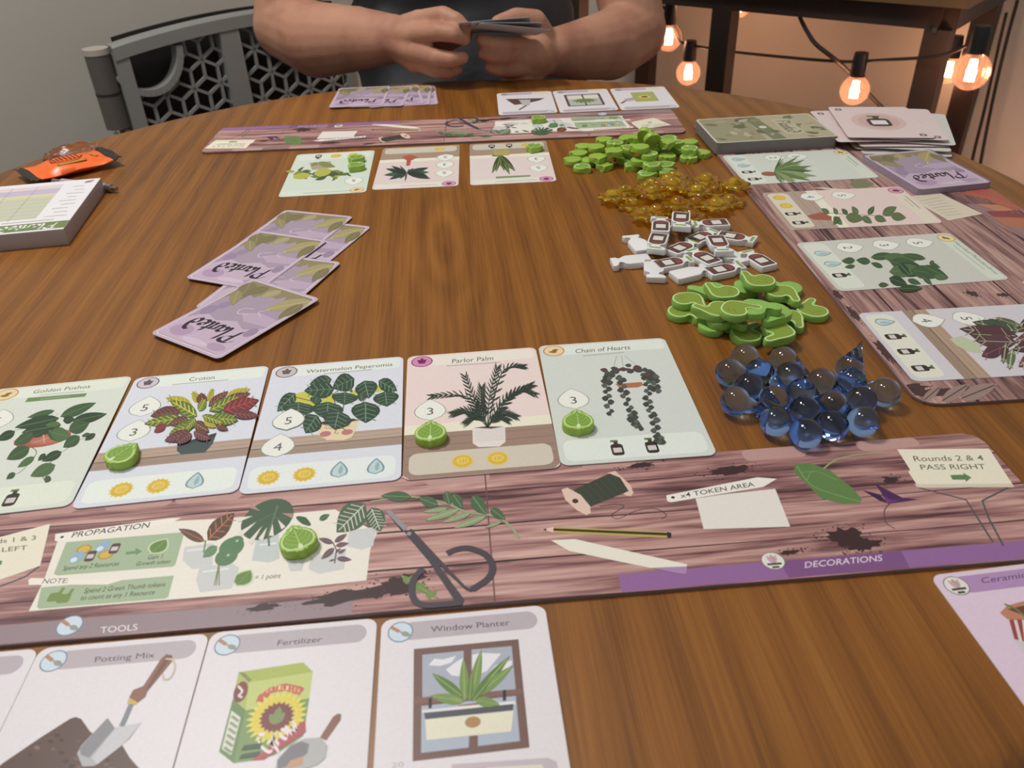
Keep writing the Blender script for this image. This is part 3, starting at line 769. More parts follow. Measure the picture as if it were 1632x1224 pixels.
# bands along the front edge
def lx(px_, py_): return A.q(px_, py_)
xb0 = lx(562, 962)[0]; A.poly([(-W_ + 1, -H_ + 0.6), (xb0, -H_ + 0.6), (xb0, -H_ + 10.5), (-W_ + 1, -H_ + 10.5)], (150, 132, 138))
xd0 = lx(987, 925)[0]; A.poly([(xd0, -H_ + 0.6), (W_ - 1, -H_ + 0.6), (W_ - 1, -H_ + 10.5), (xd0, -H_ + 10.5)], (146, 104, 156))
xd1 = lx(1250, 905)[0]; xd2 = lx(1440, 890)[0]; A.poly([(xd1, -H_ + 0.6), (xd2, -H_ + 0.6), (xd2 + 1, -H_ + 10.4), (xd1 - 1, -H_ + 10.4)], (126, 84, 132))
# pale card outlines along the back edge
for c in ((60, 830), (200, 850), (330, 800), (560, 795), (730, 775), (980, 745), (1240, 735), (1420, 715)):
    x, y = lx(*c); A.rr(x - 16, max(y, H_ - 9), x + 16, H_ - 0.3, 3, (186, 148, 142))
# soil spills
for (x, y, rx, ry, n) in ((1350, 855, 10, 7, 46), (1378, 868, 9, 4, 30), (1165, 750, 14, 3.6, 40), (640, 930, 12, 6, 36), (560, 950, 24, 4.5, 60), (420, 968, 8, 2.2, 26), (1420, 765, 5, 3, 20), (1260, 880, 7, 1.6, 22), (230, 845, 6, 3.5, 16), (1020, 742, 9, 2.4, 22)):
    p = lx(x, y); A.dirt(p[0], p[1], rx, ry, n, SOIL, rnd, 0.1)
# fold in the middle
A.poly([(-0.35, -H_ + 0.2), (0.35, -H_ + 0.2), (0.35, H_ - 0.2), (-0.35, H_ - 0.2)], (112, 76, 76))
# propagation sheet
o4 = dict(off=(0, 780), sc=3.264); o5 = dict(off=(380, 760), sc=3.264)
A.px([(92, 862), (250, 832), (400, 824), (534, 812), (601, 849), (590, 876), (584, 925), (380, 947), (46, 974), (70, 925)], (234, 229, 218))
A.px([(288, 232), (885, 150), (945, 148), (880, 178), (330, 272), (285, 268)], (238, 233, 222), **o4)
A.px([(345, 275), (960, 222), (912, 392), (898, 402), (300, 448), (280, 440)], (164, 184, 152), **o4)
A.px([(215, 510), (905, 448), (875, 560), (860, 568), (205, 622), (192, 612)], (164, 184, 152), **o4)
A.px([(148, 470), (165, 462), (600, 468), (635, 472), (560, 495), (150, 497)], (238, 233, 222), **o4)
A.tpx('PROPAGATION', (370, 252), (772, 198), (385, 222), (52, 50, 48), 0.004, **o4)
A.ell(*lx(99, 856), 0.8, 0.8, (60, 56, 54))
A.tpx('NOTE:', (218, 490), (350, 487), (232, 464), (70, 66, 62), 0.0, **o4)
A.tpx('Spend any 2 Resources', (325, 422), (618, 396), (334, 398), (44, 52, 40), 0.0, 0.2, **o4)
A.tpx('Gain 1', (768, 365), (845, 358), (774, 342), (44, 52, 40), 0.0, 0.2, **o4)
A.tpx('Growth token', (707, 398), (884, 384), (714, 376), (44, 52, 40), 0.0, 0.2, **o4)
A.tpx('Spend 2 Green Thumb tokens', (435, 540), (860, 505), (444, 514), (44, 52, 40), 0.0, 0.2, **o4)
A.tpx('to count as any 1 Resource', (418, 577), (803, 546), (427, 551), (44, 52, 40), 0.0, 0.2, **o4)
A.tpx('= 1 point', (1325, 470), (1460, 460), (1329, 444), (58, 54, 50), 0.0, 0.2, **o4)
A.px([(655, 325), (705, 320), (705, 304), (740, 322), (705, 344), (705, 334), (655, 340)], (112, 148, 102), **o4)
for x, y, c in ((438, 312, (214, 178, 80)), (550, 340, (214, 178, 80))):
    p = A.q(x / 3.264, 780 + y / 3.264); A.ell(p[0], p[1], 3.4, 2.9, (176, 138, 60)); A.ell(p[0], p[1], 2.7, 2.3, c)
for x, y in ((392, 360), (528, 302)):
    p = A.q(x / 3.264, 780 + y / 3.264); A.leaf((p[0] - 0.6, p[1] - 3.4), (p[0] + 1.6, p[1] + 5), 0.72, (150, 176, 200)); A.ell(p[0] - 0.4, p[1] - 0.8, 1.5, 1.6, (214, 228, 236))
for x, y in ((472, 345), (598, 305)):
    p = A.q(x / 3.264, 780 + y / 3.264); A.rr(p[0] - 2.1, p[1] - 3.6, p[0] + 2.1, p[1] + 3.0, 1.2, (92, 66, 64)); A.rr(p[0] - 1.5, p[1] - 1.8, p[0] + 1.5, p[1] + 0.8, 0.3, (205, 200, 200))
for x, y in ((828, 297), (1268, 462)):
    p = A.q(x / 3.264, 780 + y / 3.264); A.leaf((p[0] - 2.5, p[1] - 4.5), (p[0] + 2.5, p[1] + 5.0), 0.95, (196, 212, 176)); A.leaf((p[0] - 2.1, p[1] - 3.8), (p[0] + 2.1, p[1] + 4.3), 0.88, (104, 136, 70), (140, 168, 104))
for x, y in ((290, 555), (338, 562)):
    p = A.q(x / 3.264, 780 + y / 3.264); A.rr(p[0] - 3, p[1] - 3, p[0] + 2.4, p[1] + 2.0, 1.2, (120, 144, 76)); A.stroke([(p[0] + 1, p[1] + 1), (p[0] + 1.8, p[1] + 4.6)], 1.5, (120, 144, 76))
# glass jars with cuttings
def jar(pts, o, c=(204, 206, 206)): A.px(pts, c, **o)
jar([(960, 300), (1110, 280), (1105, 400), (1000, 415), (950, 370)], o4); jar([(1040, 405), (1210, 385), (1245, 410), (1205, 515), (1040, 535), (1020, 470)], o4)
jar([(1335, 250), (1450, 230), (1455, 360), (1400, 380), (1310, 370)], o4, (196, 204, 204)); jar([(245, 420), (350, 425), (330, 488), (270, 492)], o5); jar([(375, 420), (560, 380), (550, 480), (420, 505), (365, 480)], o5)
jar([(575, 280), (720, 260), (700, 360), (640, 380), (565, 360)], o5)
for (x0, y0, x1, y1) in ((970, 320, 1090, 305), (1055, 430, 1190, 412), (1350, 290, 1440, 280)):
    A.spx([(x0, y0), (x1, y1)], 1.2, (226, 230, 230), **o4)
GR1, GR2, GR3 = (84, 112, 78), (62, 88, 62), (128, 152, 108)
A.lpx(1065, 270, 928, 205, 0.34, (112, 74, 66), (150, 120, 90), **o4); A.lpx(1080, 265, 1220, 122, 0.48, (92, 70, 52), (196, 120, 96), ribs=4, **o4)
A.spx([(1070, 265), (1060, 330)], 0.7, (120, 140, 90), **o4)
for (x, y, r) in ((1205, 300, 5.6), (1178, 350, 5.0), (1225, 275, 3.6)):
    p = A.q(x / 3.264, 780 + y / 3.264); A.ell(p[0], p[1], r, r * 1.15, (92, 128, 92)); A.ell(p[0] + 0.6, p[1] + 0.8, 0.7, 0.8, (176, 196, 160))
A.lpx(1130, 295, 1055, 355, 0.5, (104, 138, 100), (140, 166, 128), **o4)
for x1 in (1115, 1125, 1140): A.spx([(1140, 380), (x1, 500)], 0.4, (120, 130, 90), **o4)
# monstera leaf
MS = [(150 + 148 * math.cos(t) * math.cos(-0.5) - 92 * math.sin(t) * math.sin(-0.5), 222 + 148 * math.cos(t) * math.sin(-0.5) + 92 * math.sin(t) * math.cos(-0.5)) for t in [k * PI / 14 for k in range(28)]]
A.px(MS, (72, 96, 72), **o5)
for (ex, ey, ix, iy) in ((8, 300, 95, 235), (-5, 225, 75, 205), (60, 345, 125, 255), (115, 330, 150, 262), (172, 308, 178, 245), (235, 268, 205, 222), (285, 205, 225, 190), (60, 150, 115, 180)):
    dx, dy = ex - ix, ey - iy; l = math.hypot(dx, dy); A.px([(ix, iy), (ex - dy / l * 13, ey + dx / l * 13), (ex + dy / l * 13, ey - dx / l * 13)], (228, 222, 212) if iy > 190 else (176, 138, 132), **o5)
A.spx([(205, 150), (155, 300), (160, 360)], 0.9, (98, 122, 92), **o5); A.spx([(190, 190), (60, 250)], 0.5, (98, 122, 92), **o5); A.spx([(185, 215), (250, 215)], 0.5, (98, 122, 92), **o5)
A.lpx(330, 245, 350, 210, 2.2, (66, 96, 66), **o5); A.lpx(420, 225, 475, 195, 0.5, (74, 100, 72), (180, 190, 160), **o5)
A.lpx(660, 140, 510, 290, 0.66, (84, 102, 82), (206, 212, 190), ribs=6, **o5); A.lpx(690, 160, 740, 285, 0.78, (80, 98, 78), (206, 212, 190), ribs=6, **o5)
for (x0, y0, x1, y1) in ((495, 345, 415, 320), (500, 340, 565, 298), (500, 370, 430, 430), (505, 360, 575, 345), (505, 395, 535, 370), (510, 425, 590, 432), (500, 430, 470, 440), (520, 400, 560, 375)):
    A.lpx(x0, y0, x1, y1, 0.36, (108, 84, 92), (150, 130, 130), **o5)
A.spx([(490, 340), (510, 380), (500, 450)], 0.5, (100, 76, 84), **o5)
# branch, scissors
A.spx([(690, 130), (900, 105), (1080, 140), (1190, 185), (1330, 205), (1400, 245), (1460, 318)], 1.3, (150, 164, 128), smooth=True, **o5)
for (x0, y0, x1, y1, w_) in ((740, 100, 900, 105, 0.34), (935, 110, 1040, 150, 0.5), (1100, 150, 1080, 75, 0.62), (1165, 165, 1115, 90, 0.6), (1290, 200, 1215, 100, 0.55), (1390, 225, 1310, 165, 0.5)):
    A.lpx(x1, y1, x0, y0, w_, (76, 104, 74), (130, 152, 116), **o5)
for (x0, y0, x1, y1) in ((1150, 170, 970, 230), (1210, 190, 1060, 240), (1290, 205, 1120, 270), (1370, 235, 1280, 268), (1090, 165, 960, 185)):
    A.lpx(x0, y0, x1, y1, 0.2, (142, 158, 118), (176, 186, 150), **o5)
A.lpx(840, 510, 1050, 640, 0.16, (112, 136, 76), (140, 160, 100), **o5)
for k in range(6): A.lpx(860 + k * 30, 520 + k * 20, 880 + k * 30, 490 + k * 20 if k % 2 else 560 + k * 20, 0.6, (116, 142, 78), **o5)
STEELD = (74, 68, 76)
A.px([(765, 180), (790, 172), (880, 262), (862, 285)], (150, 144, 152), **o5)
A.px([(765, 180), (795, 215), (860, 280), (850, 285)], (70, 62, 70), **o5)
A.px([(866, 290), (900, 272), (1010, 390), (1180, 570), (1225, 592), (1210, 600), (1180, 588), (1030, 445), (1175, 640), (1165, 668), (1135, 660), (990, 440), (880, 310)], STEELD, **o5)
A.spx([(1215, 588), (1300, 530), (1322, 470), (1290, 410), (1210, 375), (1140, 378), (1085, 400)], 3.2, STEELD, smooth=True, **o5)
A.spx([(1160, 655), (1080, 664), (960, 668), (910, 630), (905, 560), (930, 510), (968, 482)], 3.0, STEELD, smooth=True, **o5)
p = A.q(380 + 888 / 3.264, 760 + 298 / 3.264); A.ell(p[0], p[1], 1.1, 1.2, (150, 146, 150))
# thread spool, tag, label, pencil
o6 = dict(off=(760, 700), sc=3.264)
A.px([(680, 175), (720, 165), (800, 240), (815, 280), (800, 298), (770, 290)], (220, 190, 174), **o6)
A.px([(500, 265), (690, 178), (745, 200), (790, 270), (590, 352), (560, 320)], (62, 68, 56), **o6)
for k in range(7): A.spx([(520 + k * 30, 262 - k * 13), (600 + k * 30, 345 - k * 12)], 0.25, (82, 88, 74), **o6)
A.px([(440, 262), (470, 252), (540, 290), (590, 350), (592, 385), (570, 396), (520, 370), (460, 315)], (222, 194, 178), **o6)
p = A.q(760 + 512 / 3.264, 700 + 322 / 3.264); A.ell(p[0], p[1], 1.5, 1.6, (70, 54, 48))
A.spx([(640, 350), (720, 338), (765, 350), (700, 395), (740, 412), (830, 372), (930, 362), (985, 395), (960, 415)], 0.45, (64, 62, 60), smooth=True, **o6)
A.px([(985, 292), (1460, 198), (1560, 206), (1490, 248), (1010, 328), (990, 322)], (234, 230, 222), **o6)
A.tpx('x4 TOKEN AREA', (1062, 306), (1446, 244), (1056, 282), (56, 54, 54), 0.004, **o6)
p = A.q(760 + 1020 / 3.264, 700 + 303 / 3.264); A.ell(p[0], p[1], 0.9, 0.9, (60, 52, 52))
A.px([(1138, 308), (1300, 285), (1552, 258), (1630, 455), (1180, 468)], (228, 222, 214), **o6)
A.px([(345, 470), (400, 455), (1000, 482), (1008, 514), (395, 486)], (186, 166, 84), **o6)
A.px([(398, 464), (1000, 488), (1000, 502), (398, 476)], (52, 46, 44), **o6); A.px([(345, 470), (400, 455), (396, 487)], (226, 196, 186), **o6); A.px([(345, 470), (362, 464), (360, 478)], (60, 50, 50), **o6)
A.px([(990, 482), (1012, 488), (1010, 514), (990, 514)], (44, 40, 42), **o6)
A.px([(385, 526), (510, 520), (1095, 652), (1090, 665), (1000, 672), (900, 670), (480, 582)], (232, 228, 214), **o6)
A.px([(905, 670), (1092, 662), (1090, 700), (1070, 702)], (170, 136, 178), **o6)
# band lettering and emblems
A.tpx('TOOLS', (740, 228), (1015, 205), (745, 180), (226, 222, 224), 0.004, off=(0, 960), sc=4.635)
A.tpx('DECORATIONS', (492, 735), (895, 698), (494, 702), (226, 212, 228), 0.004, off=(1132, 680), sc=3.264)
def trowel_badge(T, cx, cy, r):
    T.ell(cx, cy, r, r, (116, 138, 158)); T.ell(cx, cy, r * 0.9, r * 0.9, (206, 220, 232))
    T.stroke([(cx - r * 0.75, cy + r * 0.55), (cx - r * 0.1, cy + r * 0.05)], r * 0.3, (184, 134, 104)); T.stroke([(cx - 0.1 * r, cy + 0.05 * r), (cx + 0.15 * r, cy - 0.1 * r)], r * 0.14, (160, 160, 150))
    T.leaf((cx + r * 0.05, cy - r * 0.05), (cx + r * 0.85, cy - r * 0.5), 0.5, (150, 156, 146))
def flower_badge(T, cx, cy, r):
    T.ell(cx, cy, r, r, (120, 124, 110)); T.ell(cx, cy, r * 0.92, r * 0.92, (226, 222, 214))
    for a in (60, 90, 120): T.leaf((cx, cy - 0.3 * r), (cx + 0.8 * r * math.cos(math.radians(a)), cy + 0.75 * r * math.sin(math.radians(a))), 0.4, (204, 160, 190) if a != 90 else (170, 168, 110))
    T.stroke([(cx - 0.6 * r, cy - 0.35 * r), (cx + 0.6 * r, cy - 0.35 * r)], 0.22 * r, (70, 76, 60)); T.stroke([(cx - 0.3 * r, cy - 0.7 * r), (cx + 0.3 * r, cy - 0.7 * r)], 0.22 * r, (70, 76, 60))
p = lx(111, 997); trowel_badge(A, p[0], p[1], 5.4); p = lx(1232, 894); flower_badge(A, p[0], p[1], 5.2)
# leaves at the right half
o7 = dict(off=(1132, 680), sc=3.264)
A.px([(440, 195), (520, 190), (620, 225), (740, 320), (788, 375), (780, 400), (690, 402), (580, 375), (490, 290), (435, 235)], (96, 128, 74), **o7)
A.spx([(450, 205), (520, 300), (640, 350), (780, 390)], 0.7, (122, 152, 98), smooth=True, **o7); A.spx([(470, 240), (560, 235), (660, 280)], 0.5, (122, 152, 98), smooth=True, **o7); A.spx([(500, 285), (520, 240), (545, 235)], 0.5, (122, 152, 98), **o7)
A.spx([(590, 218), (650, 175), (740, 150), (900, 132)], 0.9, (150, 160, 116), smooth=True, **o7)
A.px([(855, 295), (1000, 370), (1085, 378), (930, 402)], (74, 42, 82), **o7); A.px([(790, 330), (880, 352), (930, 402), (880, 385)], (62, 36, 66), **o7); A.px([(880, 345), (940, 380), (990, 385), (930, 400)], (104, 56, 116), **o7)
A.spx([(930, 402), (905, 440), (915, 500), (960, 530)], 0.5, (96, 70, 74), smooth=True, **o7)
A.px([(972, 118), (1450, 114), (1582, 314), (1085, 318), (1030, 235), (1040, 225)], (232, 226, 206), **o7)
A.px([(1060, 300), (1570, 296), (1582, 314), (1085, 318)], (212, 204, 182), **o7)
A.tpx('Rounds 2 & 4', (1062, 180), (1425, 175), (1052, 152), (106, 116, 96), 0.006, **o7)
A.tpx('PASS RIGHT', (1098, 224), (1436, 220), (1088, 197), (106, 116, 96), 0.006, **o7)
A.px([(1248, 252), (1318, 250), (1314, 240), (1358, 264), (1330, 288), (1328, 276), (1260, 276)], (94, 132, 88), **o7)
A.spx([(1085, 318), (1330, 380), (1400, 490), (1470, 600)], 0.9, (84, 84, 90), **o7); A.spx([(1548, 318), (1415, 385), (1450, 480), (1525, 620)], 0.9, (84, 84, 90), **o7)
# the matching sign at the left end
A.px([(-60, 872), (80, 835), (64, 902), (-60, 945)], (232, 226, 206))
A.tpx('Rounds 1 & 3', (-150, 296), (187, 262), (-146, 272), (106, 116, 96), 0.006, **o4)
A.tpx('PASS LEFT', (-150, 340), (142, 314), (-146, 316), (106, 116, 96), 0.006, **o4)
A.px([(-40, 375), (-10, 372), (12, 370), (8, 392), (-40, 400)], (94, 132, 88), **o4)
A.spx([(205, 400), (130, 455), (-40, 520)], 0.9, (84, 84, 90), **o4)
board_art = A.mesh(BT, clip=(W_ - 0.5, H_ - 0.3))
bme = board_mesh(PB_W, PB_H, 0.009, BT, BW1)
nb = link('player_board', bme); place(nb, NB[0], NB[1], 0.0, NB[2]); link('printed_art', board_art, nb)
setp(nb, 'long plank-printed player board in the foreground, between plant cards and tool cards', 'game board', 'player boards')
fb = link('player_board', bme); place(fb, -0.0615, 0.8955, 0.0, PI + 0.004); link('printed_art', board_art, fb)
setp(fb, 'long plank-printed player board at the far side, in front of the person', 'game board', 'player boards')

# market board
MB = (0.3165, 0.6225, 0.031); MW, MH = 0.205, 0.525
mk = link('market_board', board_mesh(MW, MH, 0.012, BT, BW2)); place(mk, MB[0], MB[1], 0.0, MB[2])
setp(mk, 'tall plank-printed market board on the right under the card rows', 'game board')
A = Art(inv_at(*MB), BT); om = dict(off=(1420, 270), sc=5.83)
for (x, y, rx, ry, n) in ((1400, 560, 3.5, 15, 40), (1350, 500, 3, 12, 30), (1450, 618, 10, 5, 40), (1500, 632, 22, 4, 40), (1330, 470, 3, 9, 24), (1290, 400, 3, 10, 24), (1550, 468, 4, 5, 24), (1600, 470, 5, 3, 16), (1240, 240, 14, 4, 26), (1180, 245, 9, 4, 20), (1305, 385, 6, 2, 12)):
    p = A.q(x, y); A.dirt(max(-98, min(98, p[0])), max(-252, min(252, p[1])), rx, ry, n, (74, 52, 52), rnd)
for (x0, y0, x1, y1) in ((1470, 640, 1500, 615), (1500, 640, 1545, 612), (1530, 636, 1590, 612)):
    A.lpx(x0, y0, x1, y1, 0.35, (150, 128, 120), (92, 66, 66))
setp(link('printed_soil', A.mesh(BT, clip=(MW * 500 - 1, MH * 500 - 1)), mk), kind='stuff')
A = Art(inv_at(*MB), BT)
# slanted grey boards and vegetables printed at the right
A.px([(700, 320), (950, 330), (1236, 520), (1236, 640), (1000, 520)], (150, 118, 116), **om)
for k in range(5): A.spx([(640 + k * 70, 470 - k * 22), (1236, 900 - k * 95)], 0.5, (108, 82, 84), **om)
A.px([(610, 225), (940, 165), (1230, 345), (1220, 385), (1100, 370), (880, 270)], (172, 92, 74), **om)
A.px([(800, 320), (1000, 330), (1140, 380), (1000, 395), (870, 345)], (190, 128, 96), **om); A.px([(960, 460), (1236, 430), (1236, 550), (1080, 530)], (178, 112, 84), **om); A.px([(880, 390), (1050, 385), (1236, 420), (1236, 450), (950, 440)], (140, 66, 70), **om)
for k in range(4): A.spx([(700 + k * 60, 215 + k * 25), (1180, 300 + k * 28)], 0.7, (198, 132, 108), **om)
link('printed_vegetables', A.mesh(BT + 2 * STEP, clip=(MW * 500 - 1, MH * 500 - 1)), mk)
A = Art(inv_at(*MB), BT)
A.px([(150, 258), (440, 214), (850, 415), (535, 478)], (214, 204, 184), **om)
for k in range(7):
    x0, y0 = 270 + k * 38, 290 + k * 22; A.spx([(x0, y0 + 6), (x0 + 190 - k * 6, y0 - 30 + k * 4)], 0.5, (128, 128, 110), **om)
link('printed_note', A.mesh(BT + 14 * STEP, clip=(MW * 500 - 1, MH * 500 - 1)), mk)
A = Art(inv_at(*MB), BT)
A.px([(600, 458), (640, 456), (800, 468), (760, 476)], (214, 204, 184), off=(1100, 150), sc=3.068)
A.lpx(780, 440, 900, 440, 0.4, (124, 124, 98), off=(1100, 150), sc=3.068)
link('printed_tag', A.mesh(BT, clip=(MW * 500 - 1, MH * 500 - 1)), mk)

# ---------------------------------------------------------------- plant cards
CW, CHH = 0.080, 0.1206
def icon(A, kind, x, y, s=1.0):
    if kind == 's':
        A.star(x, y, 6.2 * s, 5.1 * s, 14, (222, 196, 104)); A.ell(x, y, 4.9 * s, 4.9 * s, (214, 178, 66)); A.ell(x, y + 0.3, 3.4 * s, 3.2 * s, (226, 198, 92))
        for dx in (-1.3, 0.2, 1.4): A.stroke([(x + dx, y - 1.2), (x + dx + 0.4, y + 1.2)], 0.35, (190, 150, 52))
    elif kind == 'w':
        A.leaf((x, y - 5.2 * s), (x, y + 8.2 * s), 0.68, (120, 150, 156), fat=0.33); A.leaf((x, y - 4.6 * s), (x, y + 7.0 * s), 0.62, (190, 210, 212), fat=0.33); A.leaf((x + 0.5, y - 2.6), (x + 1.0, y + 5), 0.3, (150, 180, 188))
    else:
        A.rr(x - 3.2 * s, y - 6.2 * s, x + 3.2 * s, y + 3.4 * s, 1.8 * s, (58, 44, 42)); A.rr(x - 1.1, y + 3 * s, x + 1.1, y + 5.6 * s, 0.3, (64, 54, 48)); A.rr(x - 2.6, y + 5.2 * s, x + 1.4, y + 6.8 * s, 0.4, (92, 112, 66)); A.rr(x - 2.2 * s, y - 3.8 * s, x + 2.2 * s, y + 0.2, 0.3, (206, 200, 196))
def numdrop(A, t, y, x=-26.0, flip=False):
    A.leaf((x, y - 9.6), (x, y + 11.6), 0.86, (150, 158, 146), fat=0.42); A.leaf((x, y - 9.2), (x, y + 11.1), 0.84, (232, 234, 226), fat=0.42)
    if t: A.tmm(t, x, y - 0.4, 7.0, (92, 94, 88), 0.0)
def layout(A, bg, bandc, titlec, ring, inner, nums, icons, shelf=None, wall=None):
    A.rr(-40, -60.3, 40, 60.3, 4.5, bg)
    if wall:
        A.poly([(-40, -14), (40, -14), (40, -23), (-40, -23)], (232, 228, 208)); A.poly([(-40, -22.5), (40, -22.5), (40, -56.5), (36.5, -60.2), (-36.5, -60.2), (-40, -56.5)], wall)
        for k in range(5): A.stroke([(-39, -27 - k * 7), (39, -26 - k * 7)], 0.5, tuple(c * 0.86 for c in wall))
    if shelf:
        A.poly([(-40, -15.5), (40, -15.5), (40, -31), (-40, -31)], shelf); A.poly([(-40, -23.5), (40, -23.5), (40, -31), (-40, -31)], tuple(c * 0.88 for c in shelf)); A.stroke([(-40, -24), (40, -24)], 0.6, tuple(c * 0.62 for c in shelf))
        for k in range(4): A.stroke([(-39, -17.5 - k * 3.6), (39, -17 - k * 3.6)], 0.3, tuple(c * 0.8 for c in shelf))
    A.rr(-37, -57.5, 37, -39.5, 5, bandc); A.rr(-29, 47.2, 38, 58.6, 3, titlec)
    A.ell(-31, 53, 6.7, 6.4, ring); A.ell(-31, 53, 5.9, 5.6, inner)
    for t, y in nums: numdrop(A, t, y)
    n = len(icons); xs = {1: [0], 2: [-9.5, 8.5], 3: [-19, -1, 17], 4: [-27, -9, 8.5, 27]}[n]
    for k, x in zip(icons, xs): icon(A, k, x, -49)
def pot_badge(A, c): A.poly([(-34, 55), (-28, 55), (-29.2, 50.5), (-32.8, 50.5)], c); A.leaf((-31, 54.5), (-31, 57), 0.8, c)
def hang_badge(A): A.leaf((-29, 51.5), (-34.5, 52), 0.5, (140, 110, 56)); A.leaf((-32, 53), (-28, 54.5), 0.6, (110, 116, 60))
def plant_card(label, x, y, z, th, art, tilt=0.0, group=None):
    o = card('plant_card', CW, CHH, PAPER, x, y, z, th, art, tilt); return setp(o, label, 'card', group)
BL, BLB = (216, 220, 230), (228, 236, 230)
def Acard(x, y, th, z=0.0014): return Art(inv_at(x, y, th), z)
TILT = -math.asin(0.0023 / 0.1206)
def near(cx, cy, th, label, A): return plant_card(label, cx, cy - 0.0010, 0.00125, th, A, TILT, 'near player\'s plant cards')
# golden pothos
pos = (-0.2649, 0.3583, 0.115); A = Acard(*pos); o = dict(off=(0, 590), sc=5.323)
layout(A, (214, 220, 210), (222, 230, 214), (224, 230, 216), (196, 150, 96), (234, 208, 160), [('5', 25)], ['b', 'b'])
hang_badge(A); A.tpx('Golden Pothos', (283, 182), (765, 134), (296, 150), (98, 108, 90), 0.0, 0.1, **o)
A.spx([(340, 196), (720, 160)], 0.5, (150, 158, 140), **o)
A.px([(240, 220), (742, 180), (722, 210), (216, 257)], (110, 140, 92), **o); A.spx([(345, 232), (600, 205)], 1.1, (142, 168, 126), **o)
for a in ((455, 350, 375, 500), (500, 350, 375, 500)): A.spx([a[:2], a[2:]], 0.3, (170, 150, 140), **o)
G1, G2, G3 = (62, 90, 58), (46, 70, 48), (80, 108, 68); VN = (104, 132, 88)
A.spx([(260, 640), (320, 700), (200, 850), (120, 890)], 0.5, (110, 130, 92), smooth=True, **o); A.spx([(520, 700), (440, 780), (380, 900), (400, 940)], 0.5, (110, 130, 92), smooth=True, **o); A.spx([(120, 505), (300, 470)], 0.4, (110, 130, 92), **o); A.spx([(540, 690), (690, 580), (780, 560)], 0.4, (110, 130, 92), **o)
p = A.q(370 / 5.323, 590 + 570 / 5.323); A.ell(p[0], p[1], 15, 8.5, (166, 92, 74)); A.ell(p[0] + 3, p[1] - 2, 9, 4.5, (182, 112, 90)); A.spx([(375, 530), (385, 610)], 0.6, (210, 170, 150), **o); A.spx([(290, 610), (450, 560)], 0.6, (210, 170, 150), **o)
for (x0, y0, x1, y1, w_, c) in ((515, 385, 822, 262, .28, G1), (540, 420, 640, 400, .7, G2), (620, 425, 915, 360, .3, G2), (470, 330, 235, 392, .22, G1), (510, 395, 130, 478, .27, G2), (525, 455, 190, 522, .33, G2), (520, 445, 390, 460, .4, G3), (590, 505, 765, 440, .62, G1), (420, 500, 520, 600, .62, G1), (440, 520, 610, 560, .7, G3), (685, 555, 545, 652, .55, G1), (290, 528, 128, 628, .48, G1), (262, 650, 66, 755, .5, G1), (305, 732, 160, 825, .36, G3), (535, 688, 365, 772, .42, G2), (482, 802, 268, 902, .46, G3), (436, 898, 396, 958, .8, G1), (142, 870, 66, 926, .55, G1), (136, 512, -20, 590, .45, G2), (398, 705, 332, 768, .5, G2), (818, 532, 725, 592, .45, G2), (775, 535, 700, 556, .45, G1), (385, 510, 280, 560, .5, G2)):
    A.lpx(x0, y0, x1, y1, w_, c, VN, **o)
near(*pos, 'hanging pothos plant card cut off by the left frame edge', A)
# croton
pos = (-0.1834, 0.3642, 0.0989); A = Acard(*pos); o = dict(off=(0, 560), sc=3.709)
layout(A, BL, BLB, (226, 234, 224), (120, 110, 122), (206, 196, 204), [('5', 26), ('3', 2)], ['s', 's', 'w'], shelf=(184, 160, 144))
pot_badge(A, (100, 88, 98)); A.tpx('Croton', (1118, 165), (1268, 152), (1124, 142), (96, 102, 90), 0.0, 0.0, **o); A.spx([(1020, 186), (1350, 157)], 0.7, (160, 164, 156), **o)
A.px([(1055, 545), (1285, 478), (1262, 545), (1215, 598), (1075, 608), (1050, 585)], (70, 84, 84), **o); A.px([(1055, 545), (1285, 478), (1278, 500), (1060, 560)], (54, 66, 68), **o)
CY_, CG, CM, CRD = (186, 180, 74), (92, 116, 54), (98, 58, 62), (124, 50, 58); VY = (206, 200, 84)
for (x0, y0, x1, y1, w_, c, v) in ((1140, 310, 978, 265, .4, CY_, (150, 140, 60)), (1180, 300, 1140, 225, .6, CY_, (150, 140, 60)), (1200, 310, 1192, 235, .9, CM, (150, 100, 70)), (1235, 290, 1262, 208, .45, CY_, (150, 140, 60)), (1235, 320, 1352, 228, .36, CM, (170, 110, 90)), (1340, 262, 1482, 214, .36, CY_, (150, 140, 60)), (1330, 285, 1484, 242, .3, CM, (170, 110, 100)), (1170, 380, 1008, 285, .46, CG, VY), (1180, 350, 1220, 272, .6, CG, VY), (1240, 350, 1424, 262, .34, CG, VY), (1320, 350, 1534, 283, .42, CRD, (176, 96, 90)), (1370, 365, 1536, 382, .36, CM, (160, 90, 84)), (1250, 395, 1412, 408, .5, CG, VY), (1070, 350, 893, 378, .5, CM, (150, 96, 84)), (1090, 390, 856, 426, .3, CG, VY), (1120, 400, 1000, 430, .5, CM, (160, 140, 80)), (985, 430, 916, 478, .55, CRD, (170, 90, 84)), (1160, 420, 1004, 492, .4, CG, VY), (1150, 420, 1242, 478, .6, CM, (160, 140, 80)), (1210, 405, 1282, 452, .55, CY_, (150, 140, 60)), (1280, 440, 1354, 466, .5, CM, (150, 96, 84)), (1130, 480, 978, 532, .42, CM, (160, 110, 110)), (1150, 480, 1252, 524, .6, CM, (160, 110, 110)), (1140, 490, 1050, 552, .5, CM, (160, 110, 110)), (1160, 395, 1100, 470, .55, CG, VY), (1200, 380, 1330, 430, .36, CG, VY)):
    A.lpx(x0, y0, x1, y1, w_, c, v, ribs=5, **o)
near(*pos, 'croton plant card with red, green and yellow leaves in a dark pot', A)
